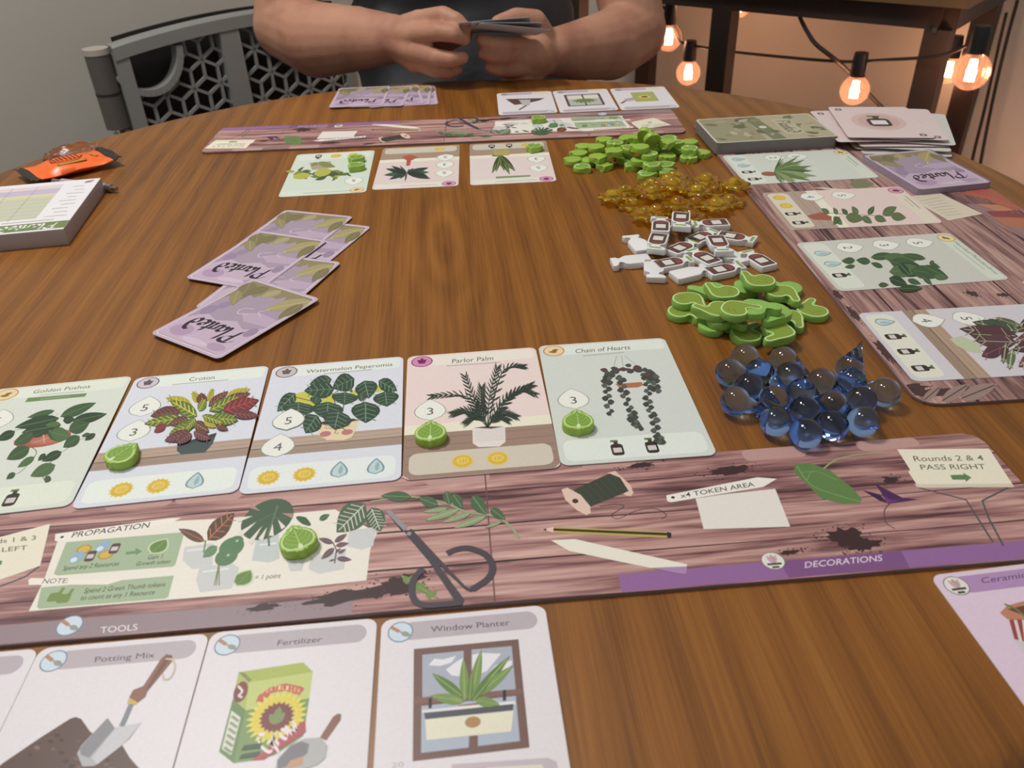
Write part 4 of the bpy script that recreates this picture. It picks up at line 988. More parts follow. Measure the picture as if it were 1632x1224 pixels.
# watermelon peperomia
pos = (-0.1019, 0.3693, 0.0796); A = Acard(*pos); o = dict(off=(380, 540), sc=4.08)
layout(A, BL, (226, 234, 232), (226, 232, 226), (118, 110, 112), (200, 190, 190), [], ['s', 's', 'w', 'w'], shelf=(184, 162, 146))
pot_badge(A, (104, 92, 96)); A.tpx('Watermelon Peperomia', (440, 212), (1002, 164), (446, 188), (92, 100, 86), 0.0, **o); A.spx([(555, 216), (870, 188)], 0.7, (160, 164, 156), **o)
for (x, y, rx, ry) in ((420, 375, 13, 9), (590, 385, 8, 10), (910, 318, 8, 5), (480, 425, 9, 7), (760, 350, 7, 6)):
    p = A.q(380 + x / 4.08, 540 + y / 4.08); A.ell(p[0] * 1, p[1], rx * 0.5, ry * 0.7, (198, 196, 88))
for a in ((620, 350, 640, 480), (700, 330, 680, 470), (540, 270, 620, 360), (890, 300, 800, 420), (370, 370, 560, 420), (660, 320, 620, 350)): A.spx([a[:2], a[2:]], 0.6, (120, 80, 76), **o)
A.px([(512, 548), (790, 520), (760, 600), (738, 640), (690, 658), (580, 658), (525, 625)], (226, 208, 172), **o); A.px([(515, 545), (560, 532), (750, 515), (785, 525), (700, 545), (560, 556)], (86, 62, 50), **o)
for x, y in ((568, 617), (710, 605)):
    p = A.q(380 + x / 4.08, 540 + y / 4.08); A.ell(p[0], p[1], 3.1, 2.6, (186, 122, 126))
A.spx([(640, 590), (628, 612), (655, 612)], 0.5, (120, 100, 80), **o); A.spx([(560, 577), (610, 580)], 0.5, (120, 100, 80), **o); A.spx([(670, 572), (730, 562)], 0.5, (120, 100, 80), **o)
MG, MV = (52, 76, 60), (122, 150, 124)
for (x0, y0, x1, y1, w_) in ((608, 252, 462, 286, .42), (755, 248, 612, 312, .62), (372, 345, 254, 468, .42), (625, 318, 428, 330, .46), (820, 262, 850, 382, .95), (912, 262, 1034, 332, .5), (955, 335, 968, 436, 1.3), (395, 405, 390, 504, 1.7), (695, 340, 690, 424, 1.6), (585, 405, 578, 522, 1.35), (828, 405, 830, 545, 1.05), (655, 465, 628, 590, 1.15), (515, 495, 438, 612, .72), (800, 345, 800, 402, .8), (740, 320, 720, 330, 1.2), (510, 370, 500, 420, 1.2)):
    A.lpx(x0, y0, x1, y1, w_ * 1.28, MG, MV, ribs=4, fat=0.40, **o)
numdrop(A, '5', 0.3, -23); numdrop(A, '4', -23, -25.7)
near(*pos, 'watermelon peperomia plant card with striped leaves in a face pot', A)
# parlor palm
pos = (-0.0205, 0.3744, 0.0634); A = Acard(*pos); o = dict(off=(640, 520), sc=3.138)
layout(A, (230, 212, 208), (206, 198, 182), (230, 226, 214), (150, 70, 124), (206, 140, 182), [('3', -1)], ['s', 's'], wall=(156, 130, 116))
A.rr(-37, -57.5, 37, -39.5, 5, (206, 198, 182)); icon(A, 's', -9.5, -49); icon(A, 's', 8.5, -49)
pot_badge(A, (120, 40, 96)); A.tpx('Parlor Palm', (252, 176), (458, 160), (254, 154), (90, 92, 82), 0.0, **o); A.spx([(225, 190), (490, 172)], 0.7, (160, 156, 150), **o)
A.px([(355, 510), (400, 498), (518, 500), (520, 580), (490, 603), (385, 606), (357, 586)], (226, 218, 214), **o); A.px([(360, 508), (420, 500), (512, 502), (450, 512)], (92, 72, 60), **o)
for k in range(7): A.spx([(364, 522 + k * 9), (514, 512 + k * 9)], 0.25, (186, 178, 176), **o)
PD = (48, 66, 54)
for (tx, ty, bx, by, n, ln) in ((150, 345, 330, 350, 9, 42), (318, 240, 375, 390, 9, 46), (475, 205, 440, 350, 10, 46), (600, 193, 500, 230, 10, 38), (648, 288, 520, 360, 9, 44), (655, 335, 560, 330, 8, 40), (270, 435, 350, 430, 8, 46), (560, 450, 490, 440, 8, 42), (400, 300, 400, 400, 9, 48), (330, 480, 390, 450, 7, 40), (520, 470, 470, 460, 7, 40)):
    st = catmull([(430, 505, 0), (bx, by, 0), (tx, ty, 0)], 8); A.spx([(q.x, q.y) for q in st], 0.45, PD, **o)
    for i in range(n + 4):
        t = 0.30 + 0.70 * i / (n + 3); q = st[min(len(st) - 1, int(t * (len(st) - 1)))]; q2 = st[max(0, int(t * (len(st) - 1)) - 2)]; d = (q - q2); d = d.normalized() if d.length > 0 else Vector((0, -1, 0))
        for sg in (1, -1):
            a = math.atan2(d.y, d.x) + sg * math.radians(42 - 20 * t); l = ln * (1.5 - 0.5 * t)
            A.lpx(q.x, q.y, q.x + l * math.cos(a), q.y + l * math.sin(a) * 0.8 + 4, 0.15, PD, **o)
near(*pos, 'pink palm plant card with feathery fronds in a white pot', A)
# chain of hearts
pos = (0.0602, 0.3800, 0.0462); A = Acard(*pos)
layout(A, (208, 214, 208), (222, 230, 222), (222, 228, 220), (190, 142, 88), (234, 206, 162), [('3', -2)], ['b', 'b'])
hang_badge(A); A.tpx('Chain of Hearts', (868, 126), (1142, 106), (870, 104), (86, 92, 84), 0.0, **o); A.spx([(905, 140), (1110, 122)], 0.7, (156, 160, 152), **o)
for a in ((1075, 140, 1062, 190), (1098, 138, 1108, 195), (1115, 140, 1175, 190)): A.spx([a[:2], a[2:]], 0.25, (130, 126, 120), **o)
A.px([(1068, 284), (1200, 274), (1206, 292), (1180, 302), (1090, 306)], (176, 112, 84), **o)
HD = (66, 70, 66); HL = (112, 120, 110)
rr_ = random.Random(5)
for st in ([(1040, 230), (1025, 280), (1030, 360), (1048, 450)], [(1100, 250), (1110, 330), (1145, 420), (1160, 480), (1190, 515)], [(1215, 235), (1230, 300), (1232, 390), (1260, 470), (1275, 555), (1300, 590)], [(1240, 225), (1265, 270), (1272, 330)]):
    cp = catmull([(x, y, 0) for x, y in st], 5); A.spx([(q.x, q.y) for q in cp], 0.3, (92, 84, 86), **o)
    for i, q in enumerate(cp[:-1]):
        sg = 1 if i % 2 else -1; l = rr_.uniform(22, 34); A.lpx(q.x - sg * 4, q.y, q.x + sg * l, q.y + rr_.uniform(-6, 8), 0.80, HD if i % 3 else (88, 94, 86), HL if i % 2 else None, **o)
for i in range(26):
    x = rr_.uniform(1010, 1250); y = 225 - 30 * math.sin((x - 1000) / 260 * PI) + rr_.uniform(-6, 26); A.lpx(x, y, x + rr_.uniform(20, 46) * rr_.choice((1, -1)), y + rr_.uniform(-8, 10), 0.55, (74, 78, 74) if i % 3 else (94, 66, 70), HL if i % 4 == 0 else None, **o)
near(*pos, 'grey-green plant card with trailing heart-leaf strings at the right end', A)

# market cards (their tops point to the right edge)
def mcard(cx, cy, th, label, fn):
    t = -PI / 2 + th; A = Art(inv_at(cx, cy, t), BT + CARD_T); fn(A)
    return plant_card(label, cx, cy, BT + 0.00006, t, A, 0.0, 'plant cards on the market board')
def philo(A):
    o = dict(off=(1260, 360), sc=4.08)
    layout(A, (202, 203, 194), (216, 220, 208), (212, 218, 204), (196, 158, 96), (232, 210, 158), [('2', -25), ('3', 3), ('5', 29)], ['w', 'w', 'b']); hang_badge(A)
    A.text('Heartleaf Philodendron', (-24, 54.8), (31, 54.8), (-24, 58), (112, 126, 104)); A.stroke([(-18, 51.5), (24, 51.5)], 0.6, (160, 168, 150))
    for (x0, y0, x1, y1, w_, c) in ((420, 225, 330, 230, .5, G1), (520, 235, 425, 222, .5, G1), (420, 262, 350, 270, .4, G1), (600, 270, 520, 240, .4, G1), (520, 205, 690, 190, .3, G1), (600, 200, 820, 225, .3, G3), (880, 215, 720, 185, .25, G1), (640, 230, 860, 275, .35, G1), (660, 275, 900, 300, .4, G2), (640, 300, 860, 280, .4, G3), (780, 290, 1000, 320, .4, G1), (860, 260, 1028, 340, .3, G1), (900, 240, 975, 275, .3, G1), (640, 340, 760, 385, .5, G2), (760, 350, 850, 380, .4, G1), (700, 410, 860, 405, .3, G2), (570, 385, 640, 385, .5, G1), (860, 330, 920, 385, .4, G1), (930, 330, 1020, 345, .4, G3), (700, 240, 780, 330, .4, G2), (930, 230, 905, 255, .8, G1)):
        A.lpx(x0, y0, x1, y1, w_, c, VN, **o)
def spider(A):
    layout(A, (208, 214, 204), (218, 224, 212), (214, 220, 206), (196, 158, 96), (232, 210, 158), [('2', -14), ('5', 8)], ['w', 'w', 'b', 'b']); hang_badge(A)
    o = dict(off=(1100, 150), sc=3.068); p = A.q(1100 + 385 / 3.068, 150 + 390 / 3.068); A.ell(p[0], p[1], 6, 7, (150, 96, 76))
    for k in range(24):
        a = math.radians(-75 + k * 6.6); l = rr_.uniform(120, 215) * (0.6 + 0.4 * math.cos(a)); A.lpx(410, 380, 410 + l * math.cos(a), 380 + l * 0.55 * math.sin(a), 0.10, rr_.choice([(96, 122, 72), (70, 98, 56), (136, 154, 104)]), **o)
    A.stroke([(-20, 55), (6, 55)], 0.9, (140, 150, 130)); A.stroke([(-14, 51.5), (10, 51.5)], 0.6, (160, 168, 150))
def rose(A):
    layout(A, (224, 204, 198), (216, 208, 192), (222, 214, 196), (160, 84, 128), (212, 156, 182), [('4', -22), ('5', 5)], ['s', 's', 'b', 'b'], wall=(176, 156, 142))
    A.rr(-37, -57.5, 37, -39.5, 5, (216, 208, 192))
    for k, x in zip('ssbb', (-27, -9, 8.5, 27)): icon(A, k, x, -49)
    pot_badge(A, (130, 50, 100)); numdrop(A, '4', -22)
    o = dict(off=(1100, 150), sc=3.068)
    A.px([(570, 595), (640, 578), (692, 600), (690, 618), (600, 614)], (160, 92, 74), **o); A.spx([(650, 580), (800, 590), (1040, 600)], 0.8, (92, 104, 70), **o)
    for (x0, y0, x1, y1) in ((680, 585, 640, 560), (720, 590, 700, 555), (770, 590, 740, 560), (820, 590, 790, 548), (870, 590, 900, 548), (940, 590, 1010, 552), (700, 600, 745, 640), (760, 600, 850, 612), (840, 600, 890, 632), (900, 600, 960, 622), (980, 595, 1056, 606), (730, 600, 700, 640)):
        A.lpx(x0, y0, x1, y1, 0.55, G1 if (x0 // 10) % 2 else (92, 112, 74), VN, **o)
    A.stroke([(-18, 55.5), (10, 55.5)], 0.9, (140, 146, 128)); A.stroke([(-12, 52), (6, 52)], 0.6, (160, 164, 150))
def strom(A):
    layout(A, (208, 204, 210), (222, 222, 208), (216, 216, 206), (120, 110, 116), (204, 194, 200), [('5', 5)], ['w', 'b', 'b', 'b'], shelf=(178, 152, 132)); numdrop(A, '4', -21)
    o = dict(off=(1260, 360), sc=4.08)
    A.px([(1035, 735), (1110, 715), (1230, 770), (1240, 830), (1160, 820), (1080, 780)], (188, 196, 166), **o)
    MR, MRL = (84, 54, 62), (170, 178, 146)
    for (x0, y0, x1, y1, w_, c, v) in ((1470, 680, 1285, 605, .28, (72, 52, 58), MRL), (1500, 660, 1330, 595, .25, (92, 100, 74), MRL), (1480, 690, 1180, 625, .3, (64, 84, 62), MRL), (1480, 720, 1095, 670, .26, MR, MRL), (1440, 720, 1160, 705, .5, MR, (150, 168, 120)), (1470, 760, 1200, 750, .35, (92, 60, 68), MRL), (1380, 790, 1240, 850, .6, MR, (140, 90, 96)), (1400, 760, 1380, 900, .35, MR, (150, 160, 120)), (1440, 800, 1420, 940, .4, (96, 108, 78), (176, 186, 150)), (1600, 640, 1440, 690, .3, MR, MRL), (1620, 700, 1450, 760, .4, (120, 66, 82), MRL), (1640, 760, 1440, 810, .4, MR, MRL), (1620, 820, 1480, 920, .5, (120, 66, 82), (170, 178, 146)), (1580, 580, 1480, 660, .3, (72, 52, 58), MRL), (1660, 660, 1500, 720, .3, (64, 84, 62), MRL), (1700, 700, 1560, 860, .4, MR, MRL)):
        A.lpx(x0, y0, x1, y1, w_, c, v, ribs=2, **o)
mcard(0.2743, 0.7363, 0.0397, 'market plant card with spiky grassy plant, next to the deck stacks', spider)
mcard(0.2841, 0.6342, 0.0164, 'pink market plant card with a leafy stem in a red pot', rose)
mcard(0.2828, 0.5329, 0.0598, 'grey-green market plant card with trailing heart-shaped leaves', philo)
mcard(0.2871, 0.4204, 0.028, 'nearest market plant card with dark maroon striped leaves', strom)
# far player's plant cards
def fcard(cx, cy, th, label, fn):
    t = PI + th; A = Art(inv_at(cx, cy, t), CARD_T); fn(A); return plant_card(label, cx, cy, 0.0001, t, A, 0.0, 'far player\'s plant cards')
of = dict(off=(320, 120), sc=4.295)
def fA(A):
    layout(A, (208, 220, 206), (218, 228, 214), (214, 224, 210), (204, 150, 96), (234, 206, 160), [('5', 28)], ['s', 's', 'b']); hang_badge(A)
    A.stroke([(-26, 54), (18, 54)], 0.9, (150, 160, 144)); A.px([(745, 600), (890, 590), (900, 630), (760, 650)], (170, 160, 140), **of)
    for k in range(34):
        x = rr_.uniform(640, 1010); y = 690 + rr_.uniform(-36, 26); A.lpx(x, y, x + rr_.uniform(35, 80) * rr_.choice((1, -1)), y + rr_.uniform(-30, 30), 0.30, rr_.choice([(120, 138, 66), (92, 112, 60), (158, 164, 80), (74, 92, 54)]), **of)
    for (x, y, rx, ry) in ((690, 690, 8, 9), (835, 665, 8, 12)):
        p = A.q(320 + x / 4.295, 120 + y / 4.295); A.ell(p[0], p[1], rx, ry, (178, 180, 84))
    for k in range(8):
        A.lpx(800, 600, 800 + rr_.uniform(-60, 150), 600 + rr_.uniform(-14, 30), 0.3, (128, 140, 84), **of)
def fB(A):
    layout(A, (222, 206, 202), (206, 200, 182), (226, 222, 210), (160, 84, 130), (210, 152, 184), [('5', 24), ('3', 0), ('2', -22)], ['s', 's', 'b'], wall=(168, 146, 128)); A.rr(-37, -57.5, 37, -39.5, 5, (204, 198, 180)); icon(A, 's', -19, -49); pot_badge(A, (130, 50, 100))
    A.px([(1375, 560), (1430, 545), (1490, 560), (1440, 585), (1430, 620), (1405, 620), (1410, 585)], (176, 92, 76), **of)
    for k in range(26):
        a = math.radians(rr_.uniform(0, 360)); l = rr_.uniform(80, 195); A.lpx(1410, 670, 1410 + l * math.cos(a), 675 + l * 0.34 * math.sin(a), 0.20, rr_.choice([(54, 72, 62), (70, 90, 76), (44, 60, 52)]), **of)
    A.stroke([(-20, 54), (14, 54)], 0.9, (150, 160, 144))
def fC(A):
    og = dict(off=(680, 120), sc=3.886)
    layout(A, (224, 210, 206), (206, 200, 182), (226, 222, 210), (160, 84, 130), (210, 152, 184), [('5', 22), ('3', -4)], ['s', 'b', 'b'], wall=(168, 146, 128)); A.rr(-37, -57.5, 37, -39.5, 5, (204, 198, 180)); icon(A, 'b', -1, -49); icon(A, 'b', 17, -49); icon(A, 's', -19, -49); pot_badge(A, (130, 50, 100))
    for (x1, y1) in ((405, 610), (430, 600), (480, 595), (515, 615), (550, 595), (400, 500), (520, 580), (460, 570), (500, 560)):
        A.lpx(455, 495, x1, y1, 0.24, rr_.choice([(58, 74, 48), (82, 96, 58)]), (120, 130, 80), **og)
    A.px([(408, 470), (512, 462), (512, 495), (420, 500)], (176, 164, 96), **og); A.px([(428, 628), (645, 618), (640, 628), (430, 640)], (120, 150, 104), **og); A.stroke([(-22, 54), (16, 54)], 0.9, (150, 160, 144))
fcard(-0.1694, 0.7780, 0.048, 'pale green far plant card with two leaf tokens on its corner', fA)
fcard(-0.0831, 0.7859, 0.020, 'pink far plant card with red pot and dark spiky leaves', fB)
fcard(0.0074, 0.7876, 0.026, 'pink far plant card with hanging cactus stems and one leaf token', fC)

# ---------------------------------------------------------------- tool and decoration cards
TW, TH = 0.0678, 0.0950
def tool_base(A, strip=(186, 176, 184), paper=(226, 222, 226), badge=trowel_badge):
    A.rr(-33.9, -47.5, 33.9, 47.5, 4.6, paper); A.rr(-26, 36, 30, 45, 4.4, strip); badge(A, -26, 40.5, 5.2)
def tool(label, x, y, th, A, grp, z=0.0001): return setp(card('tool_card', TW, TH, PAPER, x, y, z, th, A), label, 'card', grp)
tz = CARD_T
A = Art(inv_at(-0.2268, 0.1688, 0.06), tz); tool_base(A); tool('mostly cropped tool card at the bottom left frame edge', -0.2268, 0.1688, 0.06, A, 'near player\'s tool cards')
A = Art(inv_at(-0.1589, 0.1729, 0.06), tz); o = dict(off=(0, 960), sc=4.635); tool_base(A)
A.tpx('Potting Mix', (698, 444), (1142, 408), (704, 402), (84, 76, 82), 0.0, 0.05, **o)
A.px([(20, 1190), (300, 1000), (520, 860), (560, 848), (600, 862), (670, 960), (900, 1050), (960, 1150), (1040, 1240), (1100, 1330), (60, 1400), (-60, 1260)], (92, 70, 64), **o)
rs = random.Random(11)
for k in range(46):
    x = rs.uniform(140, 900); y = rs.uniform(980, 1330)
    if y > 1190 - (x - 20) * 0.62 + 30: A.px([(x + 26 * math.cos(a) * rs.uniform(.5, 1.2), y + 18 * math.sin(a) * rs.uniform(.5, 1.2)) for a in [j * PI / 3 for j in range(6)]], rs.choice([(74, 54, 50), (116, 90, 80), (104, 80, 72), (136, 108, 96)]), **o)
A.px([(795, 855), (850, 930), (1045, 890), (960, 1010), (700, 1210), (610, 1215), (570, 1120), (600, 1060)], (178, 178, 184), **o); A.px([(795, 855), (850, 930), (660, 1150), (600, 1130), (590, 1080)], (138, 138, 144), **o); A.px([(850, 935), (1045, 890), (900, 1060), (720, 1200), (680, 1150)], (202, 200, 206), **o)
A.spx([(900, 915), (930, 850), (970, 755)], 2.0, (130, 132, 140), smooth=True, **o); A.px([(955, 705), (1020, 740), (1000, 760), (940, 748)], (204, 176, 84), **o)
A.px([(955, 705), (985, 650), (1060, 620), (1190, 420), (1230, 385), (1275, 395), (1270, 440), (1090, 660), (1075, 700), (1020, 742)], (140, 98, 80), **o); A.px([(1230, 400), (1270, 400), (1100, 640), (1075, 650)], (112, 78, 64), **o)
A.spx([(1225, 420), (1280, 430), (1292, 490), (1260, 560), (1215, 570), (1202, 530)], 0.8, (206, 190, 168), smooth=True, **o)
tool('tool card showing a trowel in dark soil, at the bottom left', -0.1589, 0.1729, 0.06, A, 'near player\'s tool cards')
trowel_me_src = A
A = Art(inv_at(-0.0907, 0.1773, 0.06), tz); o = dict(off=(300, 960), sc=4.635); tool_base(A)
A.tpx('Fertilizer', (655, 322), (990, 292), (662, 280), (84, 76, 82), 0.0, 0.1, **o)
A.px([(372, 518), (450, 590), (425, 800), (330, 715)], (176, 186, 108), **o); A.px([(330, 715), (425, 800), (335, 1190), (228, 1105)], (104, 136, 84), **o)
A.px([(450, 590), (920, 515), (895, 710), (425, 800)], (192, 204, 122), **o); A.px([(425, 800), (895, 710), (850, 990), (640, 1130), (480, 1170), (335, 1190)], (120, 150, 94), **o)
A.px([(372, 518), (850, 445), (922, 515), (460, 590)], (170, 184, 88), **o); A.px([(372, 518), (420, 525), (470, 575), (450, 592)], (128, 140, 76), **o)
A.px([(500, 740), (520, 690), (600, 630), (720, 600), (840, 625), (860, 640), (820, 690), (720, 655), (620, 670), (540, 750)], (196, 92, 76), **o)
for k, chx in enumerate('FERTILIZER'):
    t = k / 9; x = 556 + t * 262; y = 690 - 48 * math.sin(PI * (0.12 + t * 0.7)); A.tpx(chx, (x - 9, y + 8), (x + 10, y + 4), (x - 6, y - 26), (226, 206, 150), 0.004, **o)
p = A.q(300 + 655 / 4.635, 960 + 850 / 4.635); A.star(p[0], p[1], 11.5, 8.6, 26, (226, 214, 84)); A.ell(p[0], p[1], 8.8, 8.8, (222, 204, 76)); A.star(p[0], p[1], 6.6, 5.4, 20, (128, 62, 58)); A.ell(p[0], p[1], 5.4, 5.4, (118, 54, 56))
for (dx, dy) in ((-2.8, 1.6), (2.8, 1.8), (0.4, 4.4)): A.leaf((p[0], p[1] - 3), (p[0] + dx, p[1] + dy), 0.5, (126, 140, 86))
A.px([(865, 870), (870, 960), (560, 1165), (468, 1170)], (176, 76, 82), **o)
GROW = [[(1.0, 1.5), (0.5, 1.8), (0.05, 1.1), (0.2, 0.2), (0.7, 0.1), (1.0, 0.7), (0.6, 0.8)], [(1.0, 0.7), (0.95, -0.3), (0.6, -0.6)], [(1.4, 1.0), (1.4, 0.1)], [(1.4, 0.6), (1.6, 1.0), (1.9, 0.95)], [(2.4, 1.0), (2.1, 0.6), (2.3, 0.1), (2.7, 0.3), (2.7, 0.85), (2.4, 1.0)], [(3.0, 1.0), (3.1, 0.1), (3.45, 0.7), (3.6, 0.1), (4.0, 1.0), (4.3, 1.1)]]
e0 = A.q(300 + 590 / 4.635, 960 + 1130 / 4.635); e1 = A.q(300 + 850 / 4.635, 960 + 925 / 4.635); ang = math.atan2(e1[1] - e0[1], e1[0] - e0[0]); sxx = math.hypot(e1[0] - e0[0], e1[1] - e0[1]) / 4.3
A.nib(GROW, e0, sxx, sxx * 1.5, 1.3, 0.7, (236, 226, 228), rot=ang)
p = A.q(300 + 388 / 4.635, 960 + 662 / 4.635); A.ell(p[0], p[1], 2.6, 4.6, (128, 62, 58)); A.spx([(370, 620), (400, 660), (375, 690), (400, 705)], 0.9, (226, 214, 210), smooth=True, **o)
A.px([(320, 800), (388, 852), (318, 1130), (248, 1085)], (214, 220, 200), **o)
for k in range(6): A.spx([(322 - k * 11, 842 + k * 46), (372 - k * 11, 880 + k * 46)], 0.9, (140, 146, 130), **o)
A.px([(415, 1060), (550, 1040), (535, 1080), (390, 1098)], (62, 82, 60), **o); A.px([(395, 1125), (535, 1102), (515, 1140), (375, 1160)], (62, 82, 60), **o)
A.px([(760, 1050), (860, 1010), (980, 1000), (1030, 1060), (1015, 1150), (960, 1200), (820, 1250), (640, 1250), (660, 1160)], (176, 178, 176), **o); A.px([(760, 1060), (840, 1030), (895, 1050), (880, 1120), (780, 1200), (660, 1240), (660, 1170)], (120, 118, 124), **o); A.px([(760, 1170), (850, 1140), (850, 1200), (700, 1250)], (190, 150, 116), **o)
A.px([(975, 1000), (1020, 1020), (1125, 870), (1130, 830), (1105, 825), (1070, 850)], (136, 92, 76), **o)
tool('tool card showing a green fertiliser box and scoop, bottom centre-left', -0.0907, 0.1773, 0.06, A, 'near player\'s tool cards')
A = Art(inv_at(-0.0208, 0.1804, 0.066), tz); o = dict(off=(590, 940), sc=4.309); tool_base(A)
A.tpx('Window Planter', (418, 292), (960, 244), (416, 252), (84, 76, 82), 0.0, **o)
A.px([(300, 408), (1018, 340), (1095, 1085), (292, 1180)], (120, 92, 84), **o); A.px([(358, 448), (642, 420), (645, 735), (358, 762)], (172, 178, 192), **o); A.px([(696, 412), (972, 388), (1000, 690), (696, 725)], (172, 178, 192), **o)
A.px([(352, 800), (1000, 730), (1028, 1040), (740, 1075), (740, 1000), (680, 1005), (676, 1085), (350, 1122)], (176, 186, 202), **o)
for pts in ([(400, 520), (440, 475), (500, 480), (590, 455), (560, 500), (480, 525)], [(520, 550), (600, 490), (640, 470), (644, 600), (560, 590)], [(700, 450), (760, 435), (900, 440), (800, 560), (700, 600)], [(780, 610), (860, 520), (975, 485), (970, 520), (860, 600), (800, 640)]): A.px(pts, (230, 230, 234), **o)
A.px([(300, 745), (1050, 680), (1052, 715), (300, 790)], (132, 100, 92), **o)
A.px([(355, 830), (995, 765), (995, 790), (360, 845)], (232, 230, 226), **o); A.px([(370, 848), (985, 785), (980, 830), (378, 892)], (84, 86, 96), **o); A.px([(378, 892), (985, 830), (968, 975), (388, 1035)], (230, 226, 204), **o)
p = A.q(590 + 705 / 4.309, 940 + 910 / 4.309); A.ell(p[0], p[1], 2.9, 2.3, (176, 138, 92))
for x in (412, 922): A.spx([(x, 745 - (x - 412) * 0.11), (x, 815 - (x - 412) * 0.1)], 1.2, (52, 46, 50), **o)
A.px([(605, 795), (770, 775), (790, 768), (740, 790), (610, 800)], (150, 84, 64), **o)
VG, VG2 = (122, 150, 82), (98, 128, 66)
for (x0, y0, x1, y1, w_, c) in ((650, 770, 640, 470, .22, VG), (690, 760, 765, 410, .2, VG), (700, 750, 960, 455, .16, VG2), (720, 740, 985, 520, .2, VG), (640, 740, 425, 575, .26, VG2), (650, 770, 410, 730, .3, VG), (720, 760, 890, 790, .4, VG), (640, 770, 540, 745, .3, (140, 164, 96)), (680, 770, 700, 560, .2, VG2), (700, 770, 840, 600, .2, VG2)):
    A.lpx(x0, y0, x1, y1, w_, c, (150, 172, 112), **o)
A.tpx('20', (148, 1224), (232, 1216), (146, 1188), (180, 174, 178), 0.0, **o)
A.px([(560, 1200), (1220, 1155), (1280, 1180), (1300, 1260), (560, 1320)], (196, 186, 194), **o); A.px([(800, 1222), (1180, 1200), (1200, 1260), (790, 1300)], (226, 214, 204), **o)
tool('tool card showing a leafy planter on a window, bottom centre', -0.0208, 0.1804, 0.066, A, 'near player\'s tool cards')
pos = (0.2125, 0.1936, 0.10); A = Art(inv_at(*pos), tz); tool_base(A, (176, 142, 186), (220, 200, 218), flower_badge); o = dict(off=(1232, 870), sc=3.4575)
A.tpx('Ceramic Pot', (1150, 208), (1520, 158), (1144, 176), (90, 70, 100), 0.0, **o)
A.px([(1250, 370), (1290, 330), (1383, 305), (1500, 330), (1540, 400), (1400, 420), (1290, 405)], (190, 130, 104), **o); A.px([(1290, 350), (1383, 330), (1480, 350), (1400, 390)], (110, 70, 56), **o); A.px([(1300, 408), (1540, 402), (1510, 560), (1383, 580), (1330, 515)], (150, 74, 74), **o); A.px([(1330, 515), (1510, 560), (1450, 620), (1380, 600)], (206, 200, 200), **o)
for k in range(3): A.spx([(1335 + k * 45, 410), (1365 + k * 30, 530)], 1.2, (222, 210, 206), **o)
A.spx([(1275, 322), (1340, 350), (1400, 400)], 1.0, (110, 124, 84), **o)
setp(card('decoration_card', TW, TH, PAPER, pos[0], pos[1], 0.0001, pos[2], A), 'lilac decoration card with a striped ceramic pot at the bottom right', 'card')
# far player's tool cards
def ftool(x, th, label, fn):
    A = Art(None); tool_base(A); A.rr(-30, -45, -12, -36, 2, (226, 216, 186)); A.rr(-10, -44.5, 20, -36.5, 2, (184, 172, 192)); A.ell(24, -40.5, 5, 4.5, (150, 150, 140)); fn(A); tool(label, x, 0.9975, th, A, 'far player\'s tool cards')
def g1(A):
    A.poly([(-24, -16), (24, -20), (14, 8), (0, 4), (-16, -6)], (96, 72, 66)); A.poly([(-6, -12), (8, -14), (4, 12), (-4, 12)], (188, 184, 188)); A.stroke([(0, 12), (10, 30)], 3, (130, 96, 80))
def g2(A):
    A.rr(-22, -28, 22, 24, 1, (96, 78, 74)); A.rr(-19, -25, 19, 21, 1, (186, 190, 188)); A.rr(-19, -21, 19, -7, 1, (226, 222, 204)); A.stroke([(0, -25), (0, 21)], 2, (96, 78, 74))
    for a in range(30, 160, 20): A.leaf((0, -6), (18 * math.cos(math.radians(a)), -6 + 20 * math.sin(math.radians(a))), 0.3, (112, 136, 78))
def g3(A):
    A.rr(-16, -26, 12, 16, 2, (168, 176, 104)); A.star(-2, -4, 9, 6, 18, (214, 204, 92)); A.ell(-2, -4, 4, 4, (122, 92, 62)); A.poly([(12, -4), (24, 2), (20, 12), (10, 8)], (172, 170, 172)); A.stroke([(22, 8), (30, 20)], 3, (120, 88, 78))
ftool(0.0305, PI + 0.02, 'far tool card showing a trowel in soil, leftmost of the three', g1)
ftool(0.1005, PI + 0.03, 'far tool card showing a window planter, middle of the three', g2)
ftool(0.1715, PI + 0.02, 'far tool card showing a green box and scoop, rightmost of the three', g3)

# ---------------------------------------------------------------- purple card backs
PW, PHH = 0.0665, 0.0912
A = Art(None); w2, h2 = PW * 500, PHH * 500
A.rr(-w2, -h2, w2, h2, 4.2, (190, 172, 190)); A.rr(-w2 + 2.2, -h2 + 2.2, w2 - 2.2, h2 - 2.2, 3, (226, 210, 222)); A.rr(-w2 + 2.9, -h2 + 2.9, w2 - 2.9, h2 - 2.9, 2.6, (164, 148, 166))
A.poly([(-30, 42), (30, 42), (30, 18), (20, 8), (8, 12), (-6, 6), (-18, 12), (-30, 4)], (192, 172, 192)); A.poly([(-30, 2), (-10, 4), (0, -4), (-12, -10), (-30, -8)], (184, 164, 186))
for (x, y, rx, ry, c) in ((18, 32, 9, 7, (174, 148, 178)), (-20, 36, 8, 4, (176, 150, 180)), (-2, 38, 12, 3, (204, 186, 204)), (24, 4, 5, 7, (152, 132, 160)), (-26, 12, 4, 6, (152, 132, 160)), (20, -6, 4, 5, (152, 132, 160))): A.ell(x, y, rx, ry, c)
A.poly([(-30, -42), (30, -42), (30, -14), (25, -20), (20, -14), (16, -26), (10, -24), (6, -32), (-6, -30), (-10, -36), (-18, -22), (-28, -18), (-30, -8)], (142, 132, 98))
